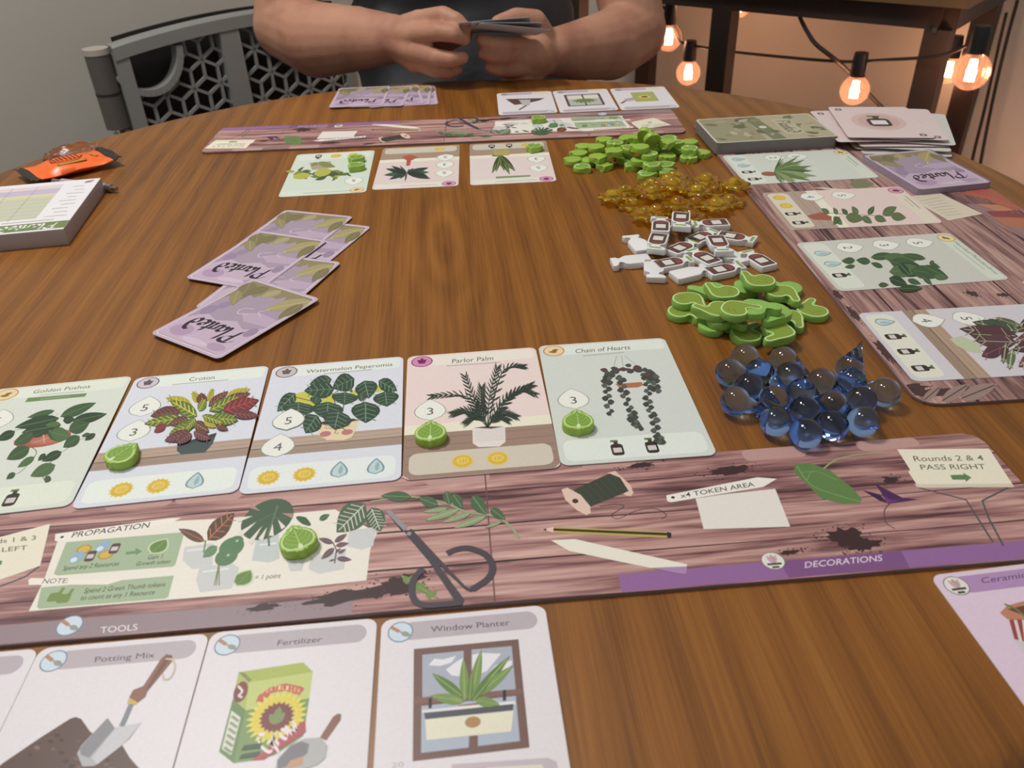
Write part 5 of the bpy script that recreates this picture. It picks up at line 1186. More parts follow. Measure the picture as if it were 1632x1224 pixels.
for (x0, y0, x1, y1, w_, c) in ((-30, -40, -10, -14, .5, (166, 154, 112)), (-28, -34, -28, -10, .4, (124, 116, 84)), (30, -40, 16, -16, .5, (126, 118, 86)), (28, -26, 14, -8, .4, (146, 136, 100)), (0, -41, 6, -26, .6, (166, 156, 120)), (12, -41, 20, -22, .5, (120, 114, 82))): A.leaf((x0, y0), (x1, y1), w_, c, tuple(v * 1.15 for v in c))
A.stroke([(-4, -12), (4, -8), (2, -2), (-6, -4)], 1.0, (206, 186, 206), True); A.stroke([(-14, -16), (-10, -10), (-16, -6)], 0.9, (206, 186, 206), True)
A.nib(WORD, (-22, 14), 8.4, 7.6, 3.1, 0.75, (44, 34, 46))
back_me = A.mesh(CARD_T, 'card_back'); PURP = mat('lilac_card_edge', (188, 168, 190), 0.5, 0.3)
def purple(x, y, z, th, label, grp=None): return setp(card('purple_card', PW, PHH, PURP, x, y, z, th, mesh=back_me, r=0.0042), label, 'card', grp)
def by_corner(fx, lxp, rxp, z=0.001):
    "far corner plus a point along the long and along the short edge"
    F = U(*fx, z); L_ = (U(*lxp, z) - F); a1 = math.atan2(L_.y, L_.x); R_ = (U(*rxp, z) - F); a2 = math.atan2(R_.y, R_.x) - PI / 2
    a2 = a1 + ((a2 - a1 + PI) % (2 * PI) - PI); a = a1 * 0.6 + a2 * 0.4
    # card 'up' runs along the long edge
    u = Vector((math.cos(a), math.sin(a), 0)); v = Vector((-u.y, u.x, 0))
    c = F + u * PHH / 2 + v * PW / 2; return c.x, c.y, a - PI / 2
g = 'face-down purple cards left of centre'
def pile_card(f, l, r, z, lab):
    x, y, th = by_corner(f, l, r, z); purple(x, y, z, th, lab, g)
pile_card((472, 346), (420, 385), (566, 372), 0.0001, 'lowest face-down purple card, only its right edge showing in the pile')
pile_card((482, 349), (420, 396), (573, 362), 0.0006, 'face-down purple card at the right of the pile, under the back card')
pile_card((455, 335), (420, 362), (557, 348), 0.0011, 'rearmost face-down purple card of the pile')
pile_card((424, 404), (380, 436), (522, 414), 0.0016, 'face-down purple card third from the back, right corner under another')
pile_card((413, 368), (290, 447), (515, 383), 0.0021, 'face-down purple card with its word fully visible, behind the front one')
pile_card((405, 444), (243, 530), (513, 478), 0.0026, 'frontmost face-down purple card lying on top of the pile')
for k, (x, th, lab) in enumerate(((-0.1130, 0.10, 'rightmost far purple card, bottom of the fan'), (-0.1200, 0.03, 'second from right purple card in the far fan'), (-0.1320, 0.16, 'middle purple card in the far fan near the person'), (-0.1480, -0.05, 'second from left purple card in the far fan'), (-0.1745, 0.01, 'leftmost far purple card on top of the fan'))):
    purple(x, 1.0495 - (0.002 if k == 3 else 0), 0.0001 + k * 0.0005, PI + th, lab, 'face-down purple cards near the person')
p = U(1624, 451, BT); th = 0.42; cs = [(sx * PW / 2, sy * PHH / 2) for sx in (-1, 1) for sy in (-1, 1)]
cs = [(x * math.cos(th) - y * math.sin(th), x * math.sin(th) + y * math.cos(th)) for x, y in cs]; c = min(cs)
purple(p.x - c[0], p.y - c[1], BT + 0.0002, th, 'pale purple card at the right frame edge with only its corner showing')

# ---------------------------------------------------------------- decks on the market board
def deck_edge(name, c0, c1):
    m, N, L, b = nodes_mat(name); tc = N.new('ShaderNodeTexCoord'); sp = N.new('ShaderNodeSeparateXYZ'); L.new(tc.outputs['Object'], sp.inputs[0])
    ml = N.new('ShaderNodeMath'); ml.operation = 'MULTIPLY'; ml.inputs[1].default_value = 2600; L.new(sp.outputs['Z'], ml.inputs[0])
    fr = N.new('ShaderNodeMath'); fr.operation = 'FRACT'; L.new(ml.outputs[0], fr.inputs[0])
    r = ramp(N, [(0.0, c0), (0.7, c1), (1.0, c0)]); L.new(fr.outputs[0], r.inputs['Fac']); L.new(r.outputs['Color'], b.inputs['Base Color']); b.inputs['Roughness'].default_value = 0.7
    return m
A = Art(None); A.rr(-40, -60.3, 40, 60.3, 4.5, (206, 198, 178)); A.rr(-38, -58.3, 38, 58.3, 3.5, (150, 146, 118))
A.rr(-38, -10, 38, 58, 3, (176, 168, 140)); A.poly([(-38, -12), (38, -4), (38, 10), (-38, 2)], (118, 124, 92)); A.ell(-2, -1, 4, 4, (214, 212, 196))
for k in range(40):
    x, y = rs.uniform(-34, 34), rs.uniform(-54, 54); A.leaf((x, y), (max(-37, min(37, x + rs.uniform(-16, 16))), max(-57, min(57, y + rs.uniform(-16, 16)))), 0.5, rs.choice([(138, 134, 104), (112, 114, 84), (164, 156, 126), (98, 104, 76), (182, 172, 146)]))
A.rr(-26, 14, 26, 34, 4, (186, 178, 154)); A.nib(WORD, (-20, 18), 7.6, 6.4, 2.2, 0.75, (96, 98, 62))
def deck(name, w, h, t, x, y, th, edge, meshart, label):
    me = bm_mesh(prism(rrect(w, h, 0.0045, 5), 0, t), 'deck'); me.materials.append(edge); o = link(name, me); place(o, x, y, BT + 0.0001, th)
    pr = link('printed_back', meshart, o); pr.location.z = t - CARD_T
    return setp(o, label, 'card deck')
deck('card_deck', CW, CHH, 0.0112, 0.2655, 0.8215, -PI / 2 + 0.05, deck_edge('grey_deck_edge', (96, 92, 92), (138, 132, 130)), A.mesh(CARD_T), 'thick deck of olive-backed plant cards at the top of the market board')
deck('card_deck', PW * 1.06, PHH * 1.0, 0.0050, 0.3770, 0.7045, PI + 0.15, deck_edge('lilac_deck_edge', (120, 106, 122), (168, 152, 168)), back_me, 'short deck of purple-backed cards at the right of the market board')
# untidy pile of resource cards
RW, RH = 0.080, 0.1050
A = Art(None); A.rr(-40, -52.5, 40, 52.5, 4.5, (222, 204, 202)); A.ell(0, 0, 26, 30, (214, 184, 178)); A.ell(0, 0, 20, 23, (206, 172, 166))
A.rr(-11, -16, 11, 10, 6, (66, 52, 50)); A.rr(-3, 9, 3, 17, 1, (70, 60, 54)); A.rr(-8, 16, 5, 20, 1.5, (96, 108, 72)); A.rr(-7.5, -10, 7.5, 4, 1, (226, 220, 216))
for sx, sy in ((-31, 43), (31, -43)): A.rr(sx - 3.2, sy - 4.2, sx + 3.2, sy + 3, 1.6, (84, 70, 68)); A.rr(sx - 1.6, sy - 2.2, sx + 1.6, sy + 1, 0.5, (206, 196, 192))
pink_me = A.mesh(CARD_T); PK = mat('pale_pink_card_edge', (214, 200, 200), 0.5, 0.3)
A = Art(None); A.rr(-40, -52.5, 40, 52.5, 4.5, (210, 208, 202)); blank_me = A.mesh(CARD_T)
for k, (dx, dy, th, m, lab) in enumerate(((0.016, -0.016, -0.24, blank_me, 'lowest pale card sticking out at the front of the untidy card pile'), (0.004, 0.002, -0.05, pink_me, 'second lowest card in the untidy pale pink pile'),
        (0.020, -0.010, -0.30, blank_me, 'pale card sticking out low on the right of the untidy pile'), (0.010, -0.004, -0.12, pink_me, 'middle card of the untidy pale pink pile'), (0.029, -0.002, -0.34, blank_me, 'card jutting furthest right from the untidy pile'),
        (-0.013, 0.004, -0.06, pink_me, 'card jutting out on the left of the untidy pale pink pile'), (0.018, 0.001, -0.24, pink_me, 'second from top pink bottle card, shifted to the right'), (0.001, 0.002, -0.15, pink_me, 'topmost pink card with a dark bottle on the untidy pile'))):
    setp(card('resource_card', RW, RH, PK, 0.3800 + dx, 0.8200 + dy, BT + 0.0003 + k * 0.0017, th, mesh=m), lab, 'card', 'discarded resource cards')

# cards in the person's hands
HB = mat('held_card_back', (176, 172, 176), 0.45, 0.4)
for k, (px_, py_, yw, dz, lab) in enumerate(((812, 47, 0.55, -0.05, 'held card lowest in the person\'s fanned hand'), (806, 44, 0.15, 0.0, 'held card in the middle of the person\'s hand'), (790, 41, -0.15, 0.03, 'held card uppermost and darkest in the person\'s hand'))):
    c = UY(px_, py_, 1.085 + k * 0.004); o = link('held_card', bm_mesh(prism(rrect(0.062, 0.088, 0.004, 4), -0.0002, 0.0002), 'held')); o.data.materials.append(HB)
    o.matrix_world = Matrix.Translation(c) @ Matrix.Rotation(math.radians(-21 - dz * 60), 4, 'X') @ Matrix.Rotation(yw * 0.16, 4, 'Y') @ Matrix.Rotation(PI / 2 + yw * 0.5, 4, 'Z')
    setp(o, lab, 'card', 'cards held by the person')
# ------------------------------------------------------------------ tokens
def outline_smooth(pts, n=4): return [(p.x, p.y) for p in catmull([(x, y, 0) for x, y in pts], n, True)]
def inset(outl, f):
    cx = sum(p[0] for p in outl) / len(outl); cy = sum(p[1] for p in outl) / len(outl); return [(cx + (x - cx) * f, cy + (y - cy) * f) for x, y in outl]
def offset_in(outl, d):
    n = len(outl); o = []
    for i in range(n):
        a = Vector(outl[i - 1]); b = Vector(outl[(i + 1) % n]); t = (b - a).normalized(); o.append((outl[i][0] - t.y * d, outl[i][1] + t.x * d))
    return o
def token_meshes(outl, t, col, faces, name, bev=0.0006, rough=0.4):
    body = bm_mesh(prism(outl, 0, t, bev, 2), name, auto=40); body.materials.append(col); return body
ORD = ['leftmost', 'second from left', 'third from left', 'fourth from left', 'fifth from left', 'sixth from left', 'seventh from left', 'eighth from left', 'ninth from left', 'tenth from left']
def rows(pts, n, names):
    "say for each (x, y) where it lies: its row from the viewer and its place in that row"
    idx = sorted(range(len(pts)), key=lambda i: pts[i][1]); out = [None] * len(pts); m = math.ceil(len(pts) / n)
    for r in range(n):
        row = sorted(idx[r * m:(r + 1) * m], key=lambda i: pts[i][0])
        for k, i in enumerate(row): out[i] = ('rightmost' if k == len(row) - 1 and k > 0 else ORD[k]) + ' in the ' + names[r] + ' row'
    return out
R3 = ['front', 'middle', 'back']; R5 = ['front', 'second', 'middle', 'fourth', 'back']
GREEN = mat('lime_green_wood', (150, 184, 72), 0.42, 0.4, noise=0.04, nscale=60)
GREEN2 = mat('apple_green_wood', (138, 184, 88), 0.42, 0.4, noise=0.04, nscale=60)
WHITE = mat('white_painted_wood', (226, 226, 226), 0.4, 0.4)
mmo = lambda o: [(x / 1000, y / 1000) for x, y in o]
# leaf (about 17 mm): heart-shaped leaf, tip up
LEAF = outline_smooth([(0, 10.2), (2.6, 7.2), (6.2, 4.6), (8.4, 0.6), (8.0, -3.8), (5.2, -7.0), (2.2, -7.6), (0.9, -8.6), (-0.9, -8.6), (-2.2, -7.6), (-5.2, -7.0), (-8.0, -3.8), (-8.4, 0.6), (-6.2, 4.6), (-2.6, 7.2)][::-1][::-1], 3)
if sum(LEAF[i][0] * LEAF[(i + 1) % len(LEAF)][1] - LEAF[(i + 1) % len(LEAF)][0] * LEAF[i][1] for i in range(len(LEAF))) < 0: LEAF = LEAF[::-1]
LT = 0.0052
leaf_body = token_meshes(mmo(LEAF), LT, GREEN, None, 'leaf_token', 0.0007)
A = Art(None); A.poly(offset_in(LEAF, 1.0), (196, 222, 158)); A.poly(offset_in(LEAF, 1.7), (124, 160, 64))
for k in range(4):
    for sg in (1, -1): A.stroke([(0, -5 + k * 2.6), (sg * (4.6 - k * 0.7), -2.2 + k * 2.7), (sg * (5.6 - k * 1.1), 0.2 + k * 2.6)], 0.6, (144, 178, 84), True)
A.stroke([(0, -7.6), (0, 5.5)], 0.6, (164, 196, 106)); A.leaf((0, -7.8), (0, -3.4), 0.5, (206, 226, 176))
leaf_face = A.mesh(LT)
def leaf_token(x, y, z, th, printed, label, group, tilt=(0, 0)):
    o = link('leaf_token', leaf_body); o.matrix_world = Matrix.Translation((x, y, TZ + z)) @ Matrix.Rotation(tilt[0], 4, 'X') @ Matrix.Rotation(tilt[1], 4, 'Y') @ Matrix.Rotation(th, 4, 'Z')
    if printed: link('printed_face', leaf_face, o)
    return setp(o, label, 'token', group)
def settle(lst, rad, t, base=0.0001):
    "drop flat tokens one after another: list of (px,py) of top-face centres -> (x,y,z)"
    out = []
    for (px, py) in lst:
        z = base
        for _ in range(3):
            p = U(px, py, z + t); z2 = base
            for (a, b, c) in out:
                if math.hypot(a - p.x, b - p.y) < rad * 1.72: z2 = max(z2, c + t + 0.0001)
            if abs(z2 - z) < 1e-6: break
            z = min(z2, base + 3 * (t + 0.0001))
        out.append((p.x, p.y, z))
    return out
LP = [(150, 345, 0), (330, 350, 0), (250, 420, 1), (480, 395, 0), (215, 275, 0), (260, 205, 0), (475, 135, 0), (540, 255, 0), (410, 315, 0), (715, 335, 0), (710, 120, 0), (770, 400, 1), (850, 350, 0), (1130, 470, 1), (1120, 395, 1), (1150, 120, 1), (1365, 160, 0), (1490, 270, 0), (1355, 315, 1), (920, 490, 1), (1060, 230, 0), (640, 250, 0), (980, 200, 0), (1250, 225, 0), (820, 205, 0),
      (390, 210, 0), (590, 170, 1), (570, 310, 0), (740, 220, 1), (975, 395, 1), (940, 285, 1), (1135, 305, 0), (1215, 165, 1), (1370, 230, 1), (800, 110, 0), (1125, 215, 0), (850, 212, 0)]
pos = settle([(890 + x / 6.528, 200 + y / 6.528) for x, y, k in LP], 0.0092, LT)
rt = random.Random(21); g = 'green leaf tokens in the pile'
for (x, y, z), (_, _, k), w_ in zip(pos, LP, rows(pos, 5, R5)):
    leaf_token(x, y, z, rt.uniform(0, 2 * PI), k, ('veined' if k else 'plain') + ' green leaf token, ' + w_ + ' of the lime pile', g)
for (px, py, tl, lab) in ((890 + 905 / 6.528, 200 + 140 / 6.528, (-1.05, 0.35), 'green leaf token propped on edge at the top of the green pile'), (890 + 985 / 6.528, 200 + 190 / 6.528, (-1.1, -0.25), 'green leaf token leaning steeply in the middle of the green pile')):
    p = U(px, py, 0.016); leaf_token(p.x, p.y + 0.004, 0.0165, 0.6, False, lab, g, tl)
for (px, py, z, th, lab) in ((193, 722, 0.0022, -0.55, 'green leaf token on the croton card'), (686, 687, 0.0020, 0.02, 'green leaf token on the pink palm card'), (921, 669, 0.0020, -0.02, 'green leaf token on the trailing hearts card'), (474, 858, BT, 0.45, 'green leaf token on the printed jars of the near board'),
        (567, 262, 0.0006, 2.6, 'green leaf token at the near corner of pale green far card'), (567, 250, 0.0006, 2.9, 'green leaf token at the far corner of pale green far card'), (851, 232, 0.0006, 2.8, 'green leaf token on the far pink cactus card'), (858, 187, BT, 2.4, 'green leaf token on the far player board')):
    p = U(px, py, z + LT)
    leaf_token(p.x, p.y, z + 0.0001, th, True, lab, 'single leaf tokens on cards and boards', (-0.019, 0) if 400 > py else (0, 0))
# thumb (about 25 mm)
THUMB = outline_smooth([(-5, -9), (4, -9.6), (9.6, -5), (10.4, 2), (6.4, 7), (1.2, 7.4), (-1.6, 6.0), (-2.8, 7.4), (-3.0, 11.6), (-4.6, 14.2), (-7.6, 14.4), (-9.4, 12), (-9.4, 6), (-10, 0), (-9, -5.5)], 2)
if sum(THUMB[i][0] * THUMB[(i + 1) % len(THUMB)][1] - THUMB[(i + 1) % len(THUMB)][0] * THUMB[i][1] for i in range(len(THUMB))) < 0: THUMB = THUMB[::-1]
TT = 0.0050
thumb_body = token_meshes(mmo(THUMB), TT, GREEN2, None, 'thumb_token', 0.0007)
A = Art(None); A.poly(offset_in(THUMB, 0.7), (206, 232, 172)); A.poly(offset_in(THUMB, 1.35), (132, 154, 60)); A.stroke([(2, -2), (6, 1)], 0.5, (112, 134, 46)); A.stroke([(1.5, -5), (6, -3)], 0.5, (112, 134, 46))
thumb_face = A.mesh(TT)
TP = [(1160, 145, 1030, 85, 0), (1390, 340, 1400, 265, 1), (510, 160, 340, 140, 0), (800, 140, 660, 150, 0), (1110, 245, 1220, 320, 1), (270, 355, 385, 415, 1), (540, 465, 640, 480, 0), (820, 545, 925, 470, 1), (1090, 520, 985, 595, 1), (1170, 400, 1240, 470, 1), (610, 240, 490, 175, 1), (620, 410, 700, 440, 1), (1060, 350, 1000, 400, 0), (560, 330, 500, 320, 1), (880, 380, 1010, 390, 0), (310, 250, 430, 335, 1), (910, 200, 790, 130, 1), (730, 330, 950, 330, 1)]
pos = settle([(1040 + a[0] / 5.44, 430 + a[1] / 5.44) for a in TP], 0.0118, TT)
for (x, y, z), a, w_ in zip(pos, TP, rows(pos, 3, R3)):
    p0 = U(1040 + a[0] / 5.44, 430 + a[1] / 5.44, z + TT); p1 = U(1040 + a[2] / 5.44, 430 + a[3] / 5.44, z + TT); th = math.atan2(p1.y - p0.y, p1.x - p0.x) - math.atan2(12, -5)
    o = link('thumb_token', thumb_body); o.matrix_world = Matrix.Translation((x, y, TZ + z)) @ Matrix.Rotation(th, 4, 'Z')
    if a[4]: link('printed_face', thumb_face, o)
    setp(o, ('outlined' if a[4] else 'plain') + ' green thumb token, ' + w_ + ' of the thumb pile', 'token', 'green thumb tokens in the pile')
# pump bottle (about 31 mm)
BOT = [(-6.2, -15), (6.2, -15), (7.2, -13.6), (7.2, 2.4), (5.4, 5.6), (2.6, 7.2), (2.6, 9.4), (5.6, 9.4), (5.6, 14.0), (-7.6, 14.6), (-8.4, 12.6), (-7.0, 10.2), (-2.6, 9.4), (-2.6, 7.2), (-5.4, 5.6), (-7.2, 2.4), (-7.2, -13.6)]
BTK = 0.0050
bot_body = token_meshes(mmo(BOT), BTK, WHITE, None, 'bottle_token', 0.0006)
A = Art(None); A.poly([(-5.4, -13.6), (5.4, -13.6), (6.0, -12.6), (6.0, 2.0), (4.6, 4.6), (1.6, 6.0), (-1.6, 6.0), (-4.6, 4.6), (-6.0, 2.0), (-6.0, -12.6)], (88, 66, 58)); A.rr(-3.8, -8.8, 3.8, -1.4, 0.6, (214, 210, 204)); A.poly([(-4.4, 1.0), (4.4, 1.0), (3.6, 4.2), (0, 5.6), (-3.6, 4.2)], (134, 72, 66)); A.poly([(-4.5, 10.6), (4.4, 10.6), (4.4, 12.8), (-4.5, 13.2)], (134, 164, 84)); A.rr(-4.9, -12.8, -2.8, -10.4, 0.4, (120, 96, 84))
bot_face = A.mesh(BTK)
BP = [(640, 85, 450, 80, 1), (1000, 85, 815, 95, 1), (540, 150, 545, 60, 1), (720, 165, 715, 225, 1), (1250, 215, 1430, 245, 1), (1440, 410, 1320, 335, 1), (1150, 505, 1350, 465, 1), (330, 265, 270, 195, 0), (260, 425, 110, 440, 0), (480, 510, 485, 610, 0), (830, 535, 960, 505, 0), (930, 390, 800, 320, 1), (1190, 380, 1260, 420, 0), (945, 200, 1070, 145, 1), (760, 300, 900, 240, 1), (1085, 275, 1135, 370, 1), (510, 255, 470, 365, 1), (670, 445, 870, 410, 1)]
pos = settle([(960 + a[0] / 5.829, 340 + a[1] / 5.829) for a in BP], 0.0105, BTK)
for (x, y, z), a, w_ in zip(pos, BP, rows(pos, 3, R3)):
    p0 = U(960 + a[0] / 5.829, 340 + a[1] / 5.829, z + BTK); p1 = U(960 + a[2] / 5.829, 340 + a[3] / 5.829, z + BTK); th = math.atan2(p1.y - p0.y, p1.x - p0.x) - PI / 2
    o = link('bottle_token', bot_body); o.matrix_world = Matrix.Translation((x, y, TZ + z)) @ Matrix.Rotation(th, 4, 'Z')
    if a[4]: link('printed_face', bot_face, o)
    setp(o, ('brown-labelled' if a[4] else 'blank') + ' white bottle token, ' + w_ + ' of the bottle pile', 'token', 'white bottle tokens in the pile')
# sun gems (amber plastic flower with a dome)
AMB = glass('amber_plastic', (255, 210, 48), 1.46, 0.02, 0.94)
def sun_mesh():
    bm = bmesh.new(); n = 48; rings = []
    prof = [(0.0, 0.0), (0.75, 0.0), (0.97, 0.0009), (1.0, 0.0021), (0.94, 0.0032), (0.80, 0.0037), (0.66, 0.0036), (0.52, 0.0034)]
    R = 0.0125
    top = [(0.50, 0.0040), (0.47, 0.0056), (0.40, 0.0072), (0.28, 0.0085), (0.14, 0.0092), (0.0, 0.0094)]
    for f, z in prof + top:
        if f == 0: rings.append([bm.verts.new((0, 0, z))]); continue
        w_ = max(0, (f - 0.5) / 0.5)
        rings.append([bm.verts.new((R * f * (1 + w_ * 0.13 * math.cos(8 * 2 * PI * k / n)) * math.cos(2 * PI * k / n), R * f * (1 + w_ * 0.13 * math.cos(8 * 2 * PI * k / n)) * math.sin(2 * PI * k / n), z)) for k in range(n)])
    for a, b in zip(rings, rings[1:]):
        for k in range(n):
            q = []
            for v in (a[k % len(a)], a[(k + 1) % n % len(a)], b[(k + 1) % n % len(b)], b[k % len(b)]):
                if v not in q: q.append(v)
            if len(q) > 2: bm.faces.new(q)
    return bm_mesh(bm, 'sun_gem', auto=50)
sun_me = sun_mesh(); sun_me.materials.append(AMB)
SP = [(600, 135), (310, 205), (520, 225), (190, 295), (380, 330), (600, 300), (770, 185), (840, 120), (960, 165), (1110, 140), (1185, 220), (1390, 180), (1400, 305), (1020, 290), (890, 355), (1250, 385), (990, 450), (670, 400), (520, 480), (760, 270), (1090, 250)]
ps = []
for (a, b) in SP:
    p = U(950 + a / 6.528, 265 + b / 6.528, 0.008); ps.append([p.x, p.y])
for it in range(60):
    for i in range(len(ps)):
        for j in range(i):
            dx, dy = ps[i][0] - ps[j][0], ps[i][1] - ps[j][1]; d = math.hypot(dx, dy) or 1e-6
            if d < 0.0190: k = (0.0190 - d) / d * 0.25; ps[i][0] += dx * k; ps[i][1] += dy * k; ps[j][0] -= dx * k; ps[j][1] -= dy * k
zs = []
for i, (x, y) in enumerate(ps):
    lv = 0.0
    used = {round(zs[j][2] / 0.0042) for j in range(i) if math.hypot(zs[j][0] - x, zs[j][1] - y) < 0.0245}
    l = 0
    while l in used: l += 1
    zs.append((x, y, l * 0.0042))
for (x, y, z), w_ in zip(zs, rows(zs, 3, R3)):
    o = link('sun_gem', sun_me); o.matrix_world = Matrix.Translation((x, y, TZ + 0.0001 + z)) @ Matrix.Rotation(rt.uniform(0, 6.28), 4, 'Z')
    setp(o, 'amber sun gem, ' + w_ + ' of the yellow pile', 'gem', 'amber sun gems in the pile')
# water drops
BLU = glass('blue_clear_acrylic', (168, 202, 255), 1.45, 0.0, 1.0)
def drop_mesh():
    bm = bmesh.new(); r = 0.0082; prof = [(0, -r)]
    for k in range(1, 13):
        a = -PI / 2 + (PI / 2 + 0.55) * k / 12; prof.append((r * math.cos(a), r * math.sin(a)))
    x1, z1 = prof[-1]; tip = 0.0178
    for k in range(1, 8):
        t = k / 8; prof.append((x1 * (1 - t) ** 1.0 * (1 - 0.25 * t), z1 + (tip - z1) * t))
    prof.append((0, tip))
    add_lathe(bm, prof, 28); return bm_mesh(bm, 'water_drop', smooth=True)
drop_me = drop_mesh(); drop_me.materials.append(BLU)
DP = [(180, 275, 330, 300), (310, 160, 425, 260), (640, 210, 840, 310), (450, 290, 560, 360), (680, 300, 760, 380), (360, 405, 470, 480), (240, 500, 400, 560), (770, 420, 880, 500), (925, 355, 1000, 430), (1160, 350, 1080, 430), (1465, 445, 1330, 440), (560, 500, 330, 690), (770, 570, 840, 660), (1050, 550, 920, 560), (1280, 505, 1170, 570), (575, 690, 650, 600), (820, 775, 900, 680), (1045, 720, 960, 640), (1265, 690, 1370, 610)]
ps = []
for a in DP:
    p = U(1130 + a[0] / 5.265, 540 + a[1] / 5.265, 0.009); q = U(1130 + a[2] / 5.265, 540 + a[3] / 5.265, 0.006); ps.append([p.x, p.y, math.atan2(q.y - p.y, q.x - p.x)])
for it in range(80):
    for i in range(len(ps)):
        for j in range(i):
            dx, dy = ps[i][0] - ps[j][0], ps[i][1] - ps[j][1]; d = math.hypot(dx, dy) or 1e-6
            if d < 0.0168: k = (0.0168 - d) / d * 0.25; ps[i][0] += dx * k; ps[i][1] += dy * k; ps[j][0] -= dx * k; ps[j][1] -= dy * k
for (x, y, th), w_ in zip(ps, rows(ps, 4, ['front', 'second', 'third', 'back'])):
    o = link('water_drop', drop_me); tl = math.asin(0.0062 / 0.0178) * 0.6
    o.matrix_world = Matrix.Translation((x, y, TZ + 0.0083)) @ Matrix.Rotation(th, 4, 'Z') @ Matrix.Rotation(PI / 2 + tl, 4, 'Y')
    setp(o, 'clear blue teardrop gem, ' + w_ + ' of the blue pile', 'gem', 'blue water drop gems in the pile')
p = U(1130 + 1180 / 5.265, 540 + 255 / 5.265, 0.0085); o = link('water_drop', drop_me)
o.matrix_world = Matrix.Translation((p.x, p.y, TZ + 0.0084)) @ Matrix.Rotation(0.30, 4, 'Y') @ Matrix.Rotation(-0.2, 4, 'X'); setp(o, 'clear blue teardrop gem standing upright with its tip up', 'gem', 'blue water drop gems in the pile')

# ------------------------------------------------------------------ score pad, pen, sweet, wrapper
PADE = deck_edge('pad_paper_edge', (150, 140, 142), (186, 176, 176))
cA = Vector((-0.3595, 0.628, 0)); a_r = math.radians(98.2); up = Vector((math.cos(a_r), math.sin(a_r), 0)); lf = Vector((-up.y, up.x, 0)); PWd, PLn, PTh = 0.092, 0.1225, 0.0138
cc = cA + up * PLn / 2 + lf * PWd / 2; th = a_r - PI / 2
pad = link('score_pad', box_mesh((PWd, PLn, PTh), 0.0004, (0, 0, PTh / 2))); pad.data.materials.append(PADE); place(pad, cc.x, cc.y, 0.0001, th)
setp(pad, 'thick white score pad with pastel table at the left edge of the table', 'notepad')
A = Art(None); hw, hl = PWd * 500 - 0.3, PLn * 500 - 0.3
A.poly([(-hw, -hl), (hw, -hl), (hw, hl), (-hw, hl)], (232, 230, 234)); A.poly([(-hw, -hl + 3), (hw, -hl + 3), (hw, -hl + 19), (-hw, -hl + 19)], (112, 134, 84))
# lettering faces the far side
W180 = [[(-x, -y) for x, y in st] for st in WORD]
A.nib(W180, (hw - 8, -hl + 16.0), 8.6, 5.6, 2.3, 0.75, (236, 236, 232))
x_r = hw - 30
A.poly([(-hw, -hl + 30), (x_r, -hl + 30), (x_r, -hl + 88), (-hw, -hl + 88)], (198, 200, 178)); A.poly([(-hw, -hl + 82), (x_r, -hl + 82), (x_r, -hl + 90), (-hw, -hl + 90)], (216, 212, 172)); A.poly([(-hw, -hl + 90), (x_r, -hl + 90), (x_r, -hl + 104), (-hw, -hl + 104)], (196, 184, 208)); A.poly([(-hw, -hl + 104), (x_r, -hl + 104), (x_r, -hl + 113), (-hw, -hl + 113)], (224, 208, 210))
for k in range(7): A.stroke([(-hw, -hl + 31 + k * 9), (x_r, -hl + 31 + k * 9)], 0.35, (166, 170, 150))
for x in (x_r - 22, x_r - 44): A.stroke([(x, -hl + 28), (x, -hl + 112)], 0.4, (150, 150, 140))
for k in range(9): A.stroke([(hw - 6 - (k % 3) * 2, -hl + 32 + k * 9), (hw - 24 + (k * 5) % 9, -hl + 32 + k * 9)], 1.1, (150, 146, 156))
A.stroke([(-10, -hl + 24), (hw - 14, -hl + 24)], 1.4, (150, 146, 150)); A.leaf((hw - 12, hl - 10), (hw - 4, hl - 4), 0.6, (160, 128, 150))
link('printed_sheet', A.mesh(PTh), pad)
# pen behind the pad
e0, e1 = U(186, 301, 0.004), U(85, 289, 0.004); dv = (e1 - e0).normalized(); pen = empty('click_pen', e0); setp(pen, 'clear and silver click pen lying behind the score pad', 'pen')
def pen_part(nm, s0, s1, r, m):
    bm = bmesh.new(); add_tube(bm, [dv * s0, dv * s1], r, 14); link(nm, bm_mesh(bm, auto=40), pen, m)
SIL = mat('silver_metal', (190, 186, 190), 0.25, metal=1.0)
pen_part('clicker', 0.0, 0.006, 0.0022, SIL); pen_part('collar', 0.006, 0.012, 0.0036, SIL); pen_part('barrel', 0.012, 0.066, 0.0038, mat('clear_grey_plastic', (170, 164, 172), 0.15, 0.6)); pen_part('tip', 0.066, (e1 - e0).length, 0.0026, SIL)
